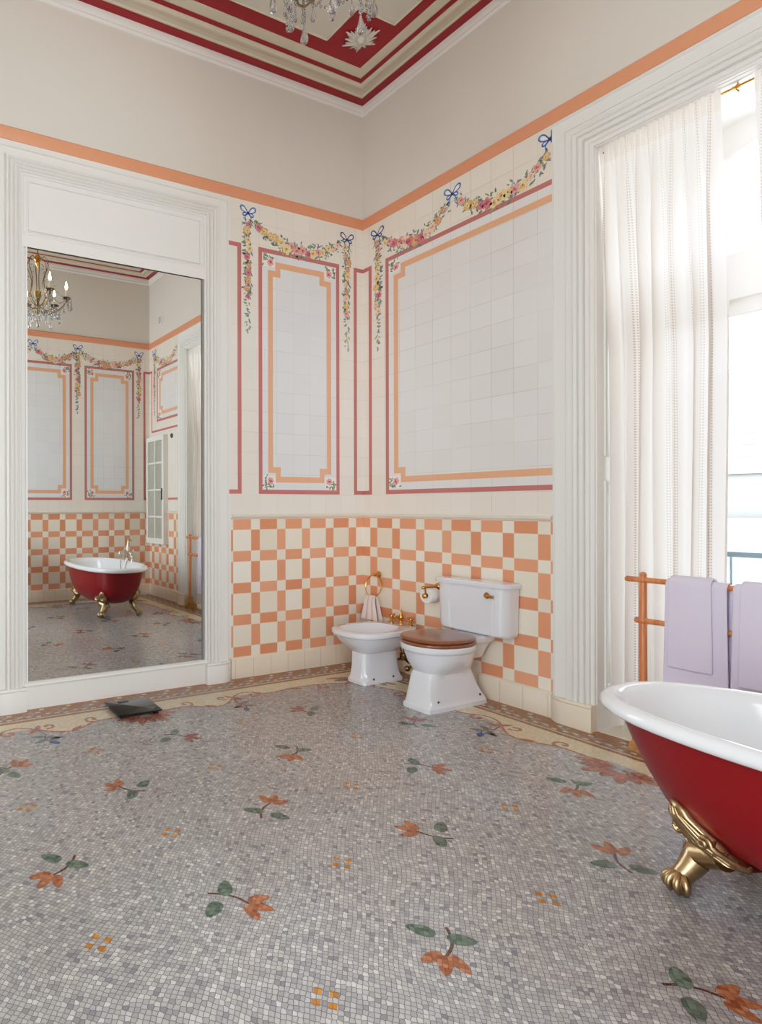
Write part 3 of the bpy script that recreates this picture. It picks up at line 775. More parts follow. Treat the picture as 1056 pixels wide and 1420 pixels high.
for F, half in SIDES:
    # stepped squares in the brown band
    def b(mb):
        a = -half+.10
        while a < half-.10:
            for dx, dy, mm in ((0, .065, 'm_white'), (.038, .115, 'm_white'), (.062, .135, 'm_grey'), (.086, .155, 'm_grey'), (.11, .175, 'm_white'), (-.02, .165, 'm_white'), (.004, .185, 'm_grey'), (.05, .19, 'm_white'), (.086, .115, 'm_grey'), (.14, .155, 'm_grey')):
                w = .013
                mb.poly([F.p(a+dx-w*1.2, dy-w, FZ), F.p(a+dx+w*1.2, dy-w, FZ), F.p(a+dx+w*1.2, dy+w*.9, FZ), F.p(a+dx-w*1.2, dy+w*.9, FZ)], M[mm])
            a += .185
    inlay('stepped_inlay', b)
    for sg in (-1, 1):
        def cr(pts, n=6):
            out = []
            for i in range(len(pts)-1):
                p0, p1, p2, p3 = pts[max(i-1, 0)], pts[i], pts[i+1], pts[min(i+2, len(pts)-1)]
                for k_ in range(n):
                    t = k_/n
                    out.append(tuple(.5*((2*p1[j])+(-p0[j]+p2[j])*t+(2*p0[j]-5*p1[j]+4*p2[j]-p3[j])*t*t+(-p0[j]+3*p1[j]-3*p2[j]+p3[j])*t**3) for j in (0, 1)))
            out.append(pts[-1]); return out
        line1 = cr([(.10, .455), (.22, .44), (.33, .445), (.42, .50), (.50, .535), (.58, .52), (.64, .475), (.69, .425)])
        line2 = cr([(.69, .425), (.75, .375), (.82, .350), (.89, .375), (.955, .43), (1.05, .435), (1.2, .415), (1.35, .42), (1.5, .44), (1.62, .48), (1.72, .55)])
        def b(mb):
            for ln in (line1, line2):
                for i in range(len(ln)-1):
                    (x0, y0), (x1, y1) = ln[i], ln[i+1]
                    mb.poly([F.p(sg*x0, .38, FZ*.7), F.p(sg*x1, .38, FZ*.7), F.p(sg*x1, max(y1, .381), FZ*.7), F.p(sg*x0, max(y0, .381), FZ*.7)], M['m_cream'])
        inlay('cream_scallop', b)
        def b(mb):
            stroke(mb, F, [(sg*x, y) for x, y in line1], .017, M['m_rust'], FZ*1.3)
            stroke(mb, F, [(sg*x, y) for x, y in line2], .015, M['m_rust'], FZ*1.3)
            def spiral(cx, cy, r0, t0, turns, dirn, w=.020):
                n = 26; pts = []
                for i in range(n):
                    q = i/(n-1); r = r0*(1-.72*q); t = t0+dirn*turns*2*pi*q
                    pts.append((sg*(cx+r*cos(t)), cy+r*sin(t)))
                stroke(mb, F, pts, w, M['m_rust'], FZ*1.4)
                blob(mb, F, pts[-1][0], pts[-1][1], .018, .015, 0, M['m_rust'], FZ*1.5)
            spiral(.335, .395, .052, 1.57, .8, -1); spiral(.86, .425, .055, -1.2, .85, 1); spiral(.62, .395, .045, 1.2, .7, 1); spiral(1.45, .50, .06, -1.57, .8, -1)
            petal(mb, F, sg*.69, .425, .085, .035, math.atan2(.05, sg*.06), M['m_rust'], FZ*1.4)
            petal(mb, F, sg*.69, .425, .075, .030, math.atan2(-.06, -sg*.02), M['m_rust'], FZ*1.4)
            petal(mb, F, sg*.50, .535, .09, .03, math.atan2(-.06, -sg*.07), M['m_rust'], FZ*1.4)
            petal(mb, F, sg*1.20, .415, .09, .03, math.atan2(.05, sg*.08), M['m_rust'], FZ*1.4)
        inlay('scroll_inlay', b)
        def b(mb):   # blue tulip with leaves
            stroke(mb, F, [(sg*.69, .44), (sg*.665, .53), (sg*.69, .60), (sg*.66, .655)], .007, M['m_stem'], FZ*1.2)
            petal(mb, F, sg*.665, .64, .075, .035, math.atan2(.06, -sg*.03), M['m_blue'], FZ*1.4)
            for lx, ly, t in ((.68, .60, .5), (.675, .56, -.3), (.67, .57, 2.6), (.665, .62, 3.3)):
                petal(mb, F, sg*lx, ly, .085, .032, math.atan2(sin(t), sg*cos(t)), M['m_slate'], FZ*1.3)
        inlay('tulip_inlay', b)
    def b(mb):     # palmette at the middle of the side
        for k_ in range(7):
            t = pi*(.06+.88*k_/6); L = .15 if k_ % 2 == 0 else .12
            petal(mb, F, .06*cos(t), .47+.04*sin(t), L, .05, t, M['m_dred' if k_ % 2 else 'm_rust'], FZ*1.5+.0002*k_)
        for sg in (-1, 1):
            petal(mb, F, sg*.04, .45, .13, .04, math.atan2(-.02, sg), M['m_rust'], FZ*1.6+.002)
            stroke(mb, F, [(sg*(.02+.12*q), .46+.04*sin(pi*q)) for q in [i/8 for i in range(9)]], .014, M['m_rust'], FZ*1.7+.002)
    inlay('palmette_inlay', b)
for cx, cy, t0 in ((.44, .44, pi/4), (RU-.44, .44, 3*pi/4), (RU-.44, RV-.44, 5*pi/4), (.44, RV-.44, -pi/4)):
    def b(mb):
        for k_ in range(5):
            t = t0+(-.9+.45*k_); petal(mb, F0, cx+.05*cos(t), cy+.05*sin(t), .20, .055, t, M['m_dred' if k_ % 2 else 'm_slate'], FZ*1.6+.0002*k_)
        for sg in (-1, 1):
            t = t0+sg*1.15; petal(mb, F0, cx+.05*cos(t), cy+.05*sin(t), .24, .05, t, M['m_rust'], FZ*1.6+.0015+.0002*sg)
    inlay('corner_palmette', b)

# ------------------------------------------------------------------ toilet and bidet
def shape(c, a, b, n, z, N=64, chamf=0.0, k=1.0, taper=0.0):
    """ring: superellipse of half sizes a (x) b (y) exponent n; chamf>0 cuts the corners; taper narrows the back"""
    pts = []
    for i in range(N):
        t = 2*pi*i/N; ct, st = cos(t), sin(t)
        r = (abs(ct/a)**n+abs(st/b)**n)**(-1/n)
        if chamf:
            lim = (a+b-chamf)/(abs(ct)+abs(st)); r = min(r, lim)
        x, y = r*ct, r*st
        if taper: y *= 1-taper*(0.5-0.5*x/a)
        pts.append((c[0]+x, c[1]+y, z))
    return pts
def pedestal(mb, rings, m): mb.loft([shape(*r) for r in rings], m)
TV = 1.187
toilet = thing('toilet', 'white close-coupled toilet with dark wooden lid against checkered tiles', 'toilet', (0.36, TV, 0))
mb = MB(); m = M['ceramic']
CH = .018
mb.loft([shape((.365, TV), .305, .130, 9, z, chamf=CH) if 0 else shape((cx, TV), a, b, n, z, chamf=ch) for cx, a, b, n, z, ch in (
    (.383, .284, .119, 18, 0.000, CH), (.383, .284, .119, 18, .026, CH), (.381, .276, .112, 18, .034, CH), (.381, .272, .108, 18, .052, CH), (.393, .254, .103, 18, .085, CH),
    (.405, .230, .099, 16, .14, CH), (.412, .210, .097, 14, .20, CH), (.413, .203, .095, 9, .232, .02), (.412, .200, .104, 4.5, .245, .03), (.420, .212, .135, 3.0, .270, 0), (.430, .226, .168, 2.4, .305, 0), (.436, .236, .188, 2.15, .340, 0),
    (.442, .244, .200, 2.05, .375, 0), (.444, .247, .203, 2.05, .384, 0), (.445, .256, .212, 2.05, .390, 0), (.446, .262, .218, 2.05, .400, 0), (.446, .262, .218, 2.05, .420, 0), (.446, .255, .211, 2.05, .429, 0))], m)
mb.loft([shape((cx, TV), a, b, n, z) for cx, a, b, n, z in ((.16, .125, .055, 3, .30), (.155, .13, .075, 3, .35), (.15, .14, .10, 4, .40), (.15, .145, .13, 5, .425), (.15, .148, .135, 5, .462))], m)
mb.build('bowl', toilet, angle=35)
for hx, s in ((.60, 1), (.17, 1), (.60, -1), (.17, -1)):
    mb = MB(); yy = TV+s*(.098 if hx > .5 else .100); mb.ball((hx-(.03 if hx > .5 else 0), yy+s*.006, .066), .009, M['slot'], 8); mb.build('fixing_bolt', toilet)
def seatring(z, g=0.0, back=.0): return shape((.452, TV), .250-g, .212-g, 2.25, z)
mb = MB(); mb.loft([seatring(.430, .006), seatring(.436, 0), seatring(.446, 0), seatring(.452, .006)], M['wood_seat']); mb.build('seat', toilet, angle=50)
mb = MB(); mb.loft([seatring(.456, .012), seatring(.460, .002), seatring(.468, 0), seatring(.476, .006), seatring(.479, .02), seatring(.481, .08), seatring(.482, .15)], M['wood_seat']); mb.build('lid', toilet, angle=50)
mb = MB()
for s in (-1, 1): mb = MB(); mb.tube([(.208, TV+s*.06, .452), (.208, TV+s*.12, .452)], .011, M['brass'], 10); mb.build('seat_hinge', toilet)
def cist(a, hb, z, u0=.012, ch=.075):
    # plan: flat back, chamfered/rounded front corners
    u1 = a; pts = [(u0, -hb), (u1-ch, -hb)]
    for i in range(1, 6):
        t = pi/2*i/6; pts.append((u1-ch+ch*sin(t)*1.0, -hb+ch*(1-cos(t))))
    pts += [(u1, -hb+ch), (u1, -hb+ch+.012), (u1+.004, -hb+ch+.016), (u1+.004, -hb+ch+.045), (u1-.004, -hb+ch+.05)]
    q = list(pts)+[(x, -y) for x, y in reversed(pts)]
    return [(x, TV+y, z) for x, y in q]
mb = MB(); mb.loft([cist(.10, .245, .462, ch=.05), cist(.135, .262, .466, ch=.06), cist(.150, .272, .478), cist(.154, .276, .50), cist(.158, .282, .795)], m, angle if 0 else True, True); mb.build('cistern', toilet, angle=30)
mb = MB(); mb.loft([cist(.160, .284, .795), cist(.176, .298, .799), cist(.178, .300, .806), cist(.178, .300, .822), cist(.170, .292, .831), cist(.160, .284, .833)], m); mb.build('cistern_lid', toilet, angle=35)
mb = MB(); lv = (.162, TV+.155, .745)
mb.lathe([(.020, 0), (.022, .004), (.016, .012), (.010, .022)], lv, M['brass'], 16, axis='x')
mb.tube([(lv[0]+.02, lv[1], lv[2]), (lv[0]+.024, lv[1]+.02, lv[2]), (lv[0]+.024, lv[1]+.05, lv[2]-.003), (lv[0]+.022, lv[1]+.062, lv[2]-.004)], [.008, .008, .010, .008], M['brass'], 10)
mb.build('flush_lever', toilet)

BV = .525
bidet = thing('bidet', 'white pedestal bidet with brass taps left of the toilet', 'bidet', (0.37, BV, 0))
mb = MB(); BZ = .41
def bring(cx, a, b, n, z, ch=0, tp=0): return shape((cx, BV), a, b, n, z, chamf=ch, taper=tp)
mb.loft([bring(.375, .212, .102, 18, 0, .03), bring(.375, .212, .102, 18, .024, .03), bring(.375, .203, .095, 18, .034, .03), bring(.375, .196, .088, 18, .06, .03), bring(.378, .186, .082, 16, .12, .03), bring(.380, .178, .078, 14, .215, .02),
   bring(.385, .172, .084, 6, .230, .02), bring(.382, .205, .130, 3.4, .252, 0, .05), bring(.380, .250, .170, 3, .285, 0, .1), bring(.378, .287, .198, 2.8, .322, 0, .15), bring(.377, .310, .215, 2.8, .355, 0, .15), bring(.376, .318, .222, 2.8, .364, 0, .15),
   bring(.375, .335, .238, 2.8, .372, 0, .15), bring(.375, .340, .242, 2.8, .385, 0, .15), bring(.375, .338, .240, 2.8, .402, 0, .15), bring(.375, .325, .228, 2.8, BZ, 0, .15),
   bring(.425, .230, .180, 2.6, BZ, 0, .1), bring(.425, .222, .172, 2.6, BZ-.01, 0, .1), bring(.43, .20, .15, 2.4, BZ-.05, 0, .1), bring(.43, .14, .10, 2.2, BZ-.10, 0, .1), bring(.43, .03, .03, 2, BZ-.12)], m)
mb.build('basin', bidet, angle=35)
for hx in (.28, .48):
    for s in (1, -1):
        mb = MB(); mb.ball((hx, BV+s*.095, .038), .009, M['slot'], 8); mb.build('fixing_bolt', bidet)
mb = MB(); br = M['brass']
for dy in (-.10, .10):
    mb.lathe([(.020, 0), (.020, .006), (.012, .012), (.011, .035), (.015, .045), (.012, .06), (.008, .066)], (.10, BV+dy, BZ), br, 14)
    for ax in ((.026, 0), (0, .026)): mb.tube([(.10-ax[0], BV+dy-ax[1], BZ+.062), (.10+ax[0], BV+dy+ax[1], BZ+.062)], [.006, .0075], br, 8)
    for ax in ((.026, 0), (0, .026), (-.026, 0), (0, -.026)): mb.ball((.10+ax[0], BV+dy+ax[1], BZ+.062), .008, br, 8)
mb.tube([(.10, BV-.10, BZ+.035), (.10, BV+.10, BZ+.035)], .008, br, 10)
mb.lathe([(.022, 0), (.020, .01), (.013, .02), (.013, .035), (.020, .045), (.021, .055), (.012, .075), (.008, .09), (.006, .105), (.009, .115), (.005, .125)], (.10, BV, BZ), br, 16)
mb.tube([(.10, BV, BZ+.05), (.14, BV, BZ+.062), (.165, BV, BZ+.05), (.175, BV, BZ+.03)], [.010, .010, .009, .009], br, 10)
mb.build('mixer_tap', bidet)
mb = MB(); db = M['darkbrass']
mb.tube([(.18, BV+.03, .33), (.17, BV+.08, .24), (.16, BV+.09, .17), (.11, BV+.09, .13), (.02, BV+.09, .13)], .018, db, 12)
mb.tube([(.13, BV+.10, .36), (.13, BV+.11, .18), (.10, BV+.12, .10), (.02, BV+.12, .09)], .012, db, 10)
mb.tube([(.12, BV-.08, .36), (.12, BV-.09, .12), (.02, BV-.09, .10)], .010, db, 10)
mb.lathe([(.026, 0), (.034, .01), (.034, .05), (.024, .06)], (.16, BV+.09, .15), db, 14)
mb.ball((.19, BV+.15, .10), .024, db, 10); mb.tube([(.10, BV+.12, .10), (.19, BV+.15, .10)], .012, db, 8)
mb.build('waste_pipes', bidet)

# towel ring and face towel
RV0 = .185
ring = thing('towel_ring', 'round brass towel ring fixed to the checkered wall above the bidet', 'towel ring', (0, RV0, .765))
mb = MB(); mb.lathe([(.030, 0), (.030, .004), (.022, .010), (.012, .014), (.010, .035), (.014, .040), (.014, .052), (.006, .058)], (0, RV0, .765), br, 18, axis='x'); mb.build('wall_mount', ring)
mb = MB(); mb.tube([(.042+.02*(1-cos(t)), RV0+.092*sin(t), .765-.092+.092*cos(t)) for t in [2*pi*i/40 for i in range(40)]], .0045, br, 8, closed=True); mb.build('ring', ring)
def draped(name, label, cat, pts_fn, nh, nv, matl, group=None, thick=.006, loc=(0, 0, 0)):
    mb = MB(); vs = []
    for i in range(nh+1):
        for j in range(nv+1): vs.append(pts_fn(i/nh, j/nv))
    fs = [(i*(nv+1)+j, (i+1)*(nv+1)+j, (i+1)*(nv+1)+j+1, i*(nv+1)+j+1) for i in range(nh) for j in range(nv)]
    mb.add(vs, fs, matl); o = mb.build(name, None, origin=loc, angle=80)
    sol = o.modifiers.new('solid', 'SOLIDIFY'); sol.thickness = thick; sol.offset = 0
    sb = o.modifiers.new('sub', 'SUBSURF'); sb.levels = 1; sb.render_levels = 1
    return tag(o, label, cat, group)
def facetowel(s, t):
    # s across, t along: back hem -> over ring -> front hem
    q = (t-.5)*2; L = .20
    zt = .586; sp = .050+.045*abs(q)**1.2
    z = zt-abs(q)*L - (.012*(1-abs(q)*3) if abs(q) < .33 else 0)*-1
    x = .078+.020*max(-1, min(1, q*6)) + (.010*q)
    x += .007*sin(s*pi*5+1)*min(1, abs(q)*2.5)
    return (x, RV0-.005+(s-.5)*2*sp, z)
draped('face_towel', 'small white face towel hanging through the brass ring beside the bidet', 'towel', facetowel, 22, 30, M['towel2'], loc=(.08, RV0, .59))

# toilet roll holder and roll
hold = thing('toilet_roll_holder', 'brass toilet roll arm on the tiles left of the cistern', 'holder', (0, .80, .74))
mb = MB(); mb.lathe([(.026, 0), (.026, .004), (.016, .010), (.010, .014), (.010, .03)], (0, .80, .735), br, 16, axis='x')
mb.tube([(.02, .80, .735), (.14, .80, .735), (.152, .80, .735)], .007, br, 10); mb.ball((.158, .80, .735), .014, br, 10)
mb.tube([(.135, .80, .735), (.135, .80, .70), (.135, .80, .672)], .006, br, 8); mb.tube([(.035, .80, .672), (.15, .80, .672)], .008, br, 8); mb.build('arm', hold)
mb = MB(); mb.lathe([(.018, .14), (.018, .152), (.012, .158), (.004, .160)], (0, .80, .672), br, 16, axis='x'); mb.build('end_cap', hold)
mb = MB(); mb.lathe([(.021, .034), (.056, .034), (.058, .037), (.058, .127), (.056, .130), (.021, .130), (.021, .034)], (0, .80, .672), M['paper'], 32, axis='x')
tag(mb.build('toilet_roll', None, origin=(.08, .80, .672)), 'roll of white toilet paper on the brass arm beside the cistern', 'toilet paper')

# ------------------------------------------------------------------ bathtub
TU, TVc, TA, TB = 1.135, 3.60, 0.435, 0.935     # centre, half width (u), half length (v)
ZRIM = .615
tub = thing('bathtub', 'white enamelled roll-top bathtub with crimson outside and gold claw feet', 'bathtub', (TU, TVc, 0))
def tring(ia, ib, n, z, N=72):
    a, b = TA-ia, TB-ib; pts = []
    for i in range(N):
        t = 2*pi*i/N; ct, st = cos(t), sin(t); r = (abs(ct/a)**n+abs(st/b)**n)**(-1/n)
        pts.append((TU+r*ct, TVc+r*st, z))
    return pts
mb = MB()
HP = [(.050, .055, .585), (.055, .075, .54), (.065, .110, .46), (.080, .155, .37), (.105, .210, .28), (.150, .290, .205), (.22, .40, .155), (.31, .56, .135), (.40, .80, .130)]
mb.loft([tring(a, b, 2.45, z) for a, b, z in HP], M['hull'], False, True); hull = mb.build('tub_hull', tub, angle=60)
mb = MB(); R = .030; rings = []
for i in range(15):
    t = -pi*.95+2*pi*.80*i/14      # rolled lip
    t = radians(-100+i*(290/14))
    rings.append(tring(R-R*1.0*cos(t)*1.0, R-R*cos(t), 2.45, ZRIM-R*.9+R*.95*sin(t)))
# rings run from underside outwards, over the top and inwards
IN = [(.075, .080, .595), (.080, .095, .56), (.090, .130, .48), (.105, .180, .38), (.135, .240, .29), (.19, .33, .225), (.27, .45, .19), (.36, .64, .18), (.41, .85, .178)]
rings = [tring(.052, .057, 2.45, ZRIM-.036)]+[tring(.034-.034*cos(radians(a)), .034-.034*cos(radians(a)), 2.45, ZRIM-.026+.030*sin(radians(a))) for a in range(-70, 140, 15)]
mb.loft(rings+[tring(a, b, 2.45, z) for a, b, z in IN], M['enamel'], False, True); mb.build('tub_lining', tub, angle=60)

def hull_pt(th, z, out=0.0):
    """point on the outside of the hull at polar angle th and height z, moved outwards"""
    for (a0, b0, z0), (a1, b1, z1) in zip(HP, HP[1:]):
        if z0 >= z >= z1:
            q = (z0-z)/(z0-z1); ia, ib = a0+(a1-a0)*q, b0+(b1-b0)*q; break
    else: ia, ib = HP[-1][:2]
    a, b = TA-ia, TB-ib; n = 2.45; c, s_ = cos(th), sin(th)
    r = (abs(c/a)**n+abs(s_/b)**n)**(-1/n)
    nr = Vector((abs(c)**(n-1)/a**n*(1 if c > 0 else -1), abs(s_)**(n-1)/b**n*(1 if s_ > 0 else -1), 0)).normalized()
    return Vector((TU+r*c, TVc+r*s_, z))+nr*out, nr
def claw_foot(su, sv, parent):
    g = M['antique']; mb = MB(); fx, fy = su*.232, sv*.585
    th0 = math.atan2(fy, fx); _, D = hull_pt(th0, .26); S = Vector((-D.y, D.x, 0)); O = Vector((TU+fx, TVc+fy, 0)); R0 = sqrt(fx*fx+fy*fy)
    def P(o, s, z): return O+D*o+S*s+Vector((0, 0, z))
    def Q(s, z, out): return hull_pt(th0+s/R0, z, out)[0]
    # acanthus shield pressed against the hull
    SH = [(.318, .006, .006), (.313, .017, .014), (.300, .026, .022), (.280, .034, .030), (.260, .046, .036), (.240, .056, .042), (.222, .064, .048), (.206, .062, .056), (.190, .058, .066), (.176, .052, .078), (.165, .044, .086)]
    rings = []
    for z, w, t_ in SH:
        ring_ = []
        for k_ in range(28):
            a = 2*pi*k_/28; s = w*sin(a); fl = 1+(.16*cos(7*a) if w > .05 else 0)
            o = -.006 if cos(a) < 0 else t_*(cos(a)**.7)*fl
            pt = Q(s*(1+(.05*cos(9*a) if w > .05 else 0)), max(z, .16), o); pt.z = z; ring_.append(pt)
        rings.append(ring_)
    def ctr(r): return sum((Vector(p) for p in r), Vector())/len(r)
    mb.loft(rings, g)
    # neck down to the paw
    c0 = Q(0, .18, .035); c0.z = .178
    path = [c0, P(-.055, 0, .140), P(-.040, 0, .112), P(-.022, 0, .088), P(-.004, 0, .070), P(.004, 0, .050)]
    mb.tube(path, [.046, .045, .042, .037, .033, .030], g, 16)
    # raised leaf ribs and scrolls
    for s0, s1, e in ((0, 0, 0), (.3, .62, 0), (-.3, -.62, 0), (.55, .92, 1), (-.55, -.92, 1), (.1, .32, 1), (-.1, -.32, 1)):
        pts, rr = [], []
        for i, (z, w, t_) in enumerate(SH[2+e:10]):
            q = i/(7-e); sv_ = (s0+(s1-s0)*q); pts.append(Q(w*sv_, max(z, .16), t_*(max(.02, 1-sv_**2)**.35)+.004)); pts[-1].z = z; rr.append(.005+.006*sin(pi*q))
        mb.tube(pts, rr, g, 8)
    for s in (-1, 1):
        pts = []
        for i in range(20):
            t = i/19*2*pi*1.35; r = .022*(1-.72*i/19); p_ = Q(s*(.040+r*cos(t)), .225, .048+.01*i/19); p_.z = .225+r*sin(t); pts.append(p_)
        mb.tube(pts, [.0075]*20, g, 8)
        for k_ in range(3):
            z = .176+.026*k_; a0 = Q(s*.036, max(z, .16), .05); a0.z = z; a1 = Q(s*.054, max(z, .16), .03); a1.z = z-.006; a2 = Q(s*(.068-.006*k_), max(z+.006, .16), .012); a2.z = z+.008
            mb.tube([a0, a1, a2], [.016, .012, .004], g, 8)
        mb.tube([P(-.06, s*.035, .150), P(-.055, s*.060, .128), P(-.060, s*.072, .140)], [.016, .011, .005], g, 8)
    # paw: ball gripped by toes
    mb.ball(P(.010, 0, .031), .032, g, 18, (1, 1, .94))
    for i_, (a0, L) in enumerate(((0, 1), (-.62, .97), (.62, .97), (-1.35, .9), (1.35, .9))):
        pts, rr = [], []
        for i in range(9):
            t = radians(128-i*21); rad = .038*L
            pts.append(P(.012+rad*cos(t)*cos(a0), rad*cos(t)*sin(a0)+.012*sin(a0), max(.010, .034+rad*sin(t)))); rr.append([.012, .014, .015, .0125, .012, .0135, .011, .008, .004][i])
        mb.tube(pts, rr, g, 10)
    return mb.build('claw_foot', parent, angle=60)
for su in (1, -1):
    for sv in (-1, 1):
        claw_foot(su, sv, tub)
# bath mixer on the far rim
mb = MB(); ni = M['nickel']; TX = TU-.385; zt = ZRIM
for dy in (-.10, .10):
    mb.lathe([(.026, -.02), (.026, .0), (.016, .012), (.014, .05), (.020, .06)], (TX, TVc+.05+dy, zt), ni, 14)
    mb.tube([(TX, TVc+.05+dy, zt+.05), (TX+.01, TVc+.05+dy*.8, zt+.10), (TX+.02, TVc+.05+dy*.3, zt+.13), (TX+.02, TVc+.05, zt+.14)], .014, ni, 12)
    mb.tube([(TX+.01, TVc+.05+dy*.9, zt+.09), (TX+.01, TVc+.05+dy*1.5, zt+.13)], .012, ni, 10)
    c = Vector((TX+.01, TVc+.05+dy*1.6, zt+.14))
    for ax in (Vector((.03, 0, 0)), Vector((0, .012, .028))): mb.tube([c-ax, c+ax], .007, ni, 8)
mb.tube([(TX+.02, TVc+.05, zt+.12), (TX+.03, TVc+.05, zt+.17), (TX+.02, TVc+.05, zt+.26), (TX+.02, TVc+.05, zt+.29)], [.018, .016, .011, .010], ni, 12)
mb.tube([(TX+.02, TVc+.05, zt+.14), (TX+.09, TVc+.05, zt+.15), (TX+.14, TVc+.05, zt+.13), (TX+.145, TVc+.05, zt+.10)], [.015, .014, .013, .012], ni, 12)
mb.tube([(TX+.03, TVc-.03, zt+.30), (TX+.02, TVc+.05, zt+.31), (TX+.02, TVc+.15, zt+.29)], [.016, .012, .010], ni, 10)
mb.lathe([(.012, -.02), (.034, -.028), (.034, -.034), (.01, -.036)], (TX+.03, TVc-.04, zt+.31), M['brass'], 14)
mb.tube([(TX+.0, TVc+.12, zt+.1), (TX+.05, TVc+.2, zt+.08), (TX+.05, TVc+.26, zt-.05), (TX+.07, TVc+.2, zt-.2), (TX+.05, TVc+.1, zt-.12), (TX+.02, TVc+.02, zt+.10)], .006, ni, 8)
mb.build('bath_mixer', tub)
mb = MB(); mb.lathe([(.03, 0), (.03, .004), (.01, .007)], (TU-.325, TVc+.02, .50), ni, 16, axis='x'); mb.build('overflow_cover', tub)

# ------------------------------------------------------------------ towel rack and towels
RX = .055; Y0, Y1 = 2.232, 3.215
rack = thing('towel_rack', 'orange wooden towel rack standing in front of the curtained window', 'towel rack', (RX, (Y0+Y1)/2, 0))
wr = M['wood_rack']
for yy in (Y0, Y1):
    mb = MB(); mb.tube([(RX, yy, .10), (RX, yy, .35), (RX, yy, .953), (RX, yy, .968)], [.021, .019, .0185, .012], wr, 16)
    mb.ball((RX, yy, .966), .018, wr, 12); mb.build('post', rack)
    mb = MB(); f = M['wood_foot']; pr = [(-.095, 0), (-.095, .034), (-.085, .042), (-.065, .052), (-.05, .075), (-.036, .115), (-.030, .155), (.030, .155), (.036, .115), (.05, .075), (.065, .052), (.085, .042), (.095, .034), (.095, 0)]
    mb.loft([[(RX+a, yy-.028, z) for a, z in pr], [(RX+a, yy+.028, z) for a, z in pr]], f); mb.build('foot', rack, smooth=False, bevel=.004)
for zz, ex in ((.938, .088), (.712, .040)):
    mb = MB(); mb.tube([(RX+.0, Y0-ex, zz), (RX, Y0-ex+.01, zz), (RX, Y0-.03, zz), (RX, Y0, zz), (RX, Y0+.03, zz), (RX, (Y0+Y1)/2, zz), (RX, Y1, zz), (RX, Y1+ex, zz)], [.012, .017, .0155, .021, .0155, .0155, .021, .016], wr, 12)
    for yy in (Y0, Y1): mb.ball((RX, yy, zz), .0235, wr, 12)
    mb.build('crossbar', rack)
def towel(name, label, y0, y1, zf, zb, r0, group, seed, over=0):
    rnd = random.Random(seed); ph = rnd.random()*6
    LT = .938-zf; LB = .938-zb; arc = pi*r0
    tot = LT+arc+LB
    def fn(s, t):
        d = t*tot; y = y0+(y1-y0)*s
        if d < LB: x, z = RX-r0-.006*sin(pi*d/LB)*over*0, zb+d
        elif d < LB+arc:
            a = (d-LB)/r0; x, z = RX-r0*cos(a), .938+r0*sin(a)
        else: x, z = RX+r0, .938-(d-LB-arc)
        low = max(0, (.938-z))/.5
        x += (1 if x > RX else -1)*(.006*low*(1+sin(s*5+ph)))+.003*sin(s*9+ph+z*4)*low
        y += .006*low*(s-.5)*2
        if s in (0, 1): y += (.5-s)*.0
        return (x, y, z)
    o = draped(name, label, 'towel', fn, 16, 44, M['towel'], group, thick=.010, loc=(RX, (y0+y1)/2, .938)); return o
towel('bath_towel', 'long lilac bath towel on the rack, lower layer at its left end', 2.352, 2.620, .22, .30, .027, None, 1)
towel('hand_towel', 'shorter lilac hand towel folded over the left bath towel on the rack', 2.372, 2.560, .492, .60, .039, None, 2)
towel('bath_towel', 'long lilac bath towel on the rack, cut off by the right photo edge', 2.642, 2.93, .22, .30, .027, None, 3)
towel('hand_towel', 'shorter lilac hand towel folded over the bath towel at the right edge', 2.675, 2.88, .46, .60, .039, None, 4)

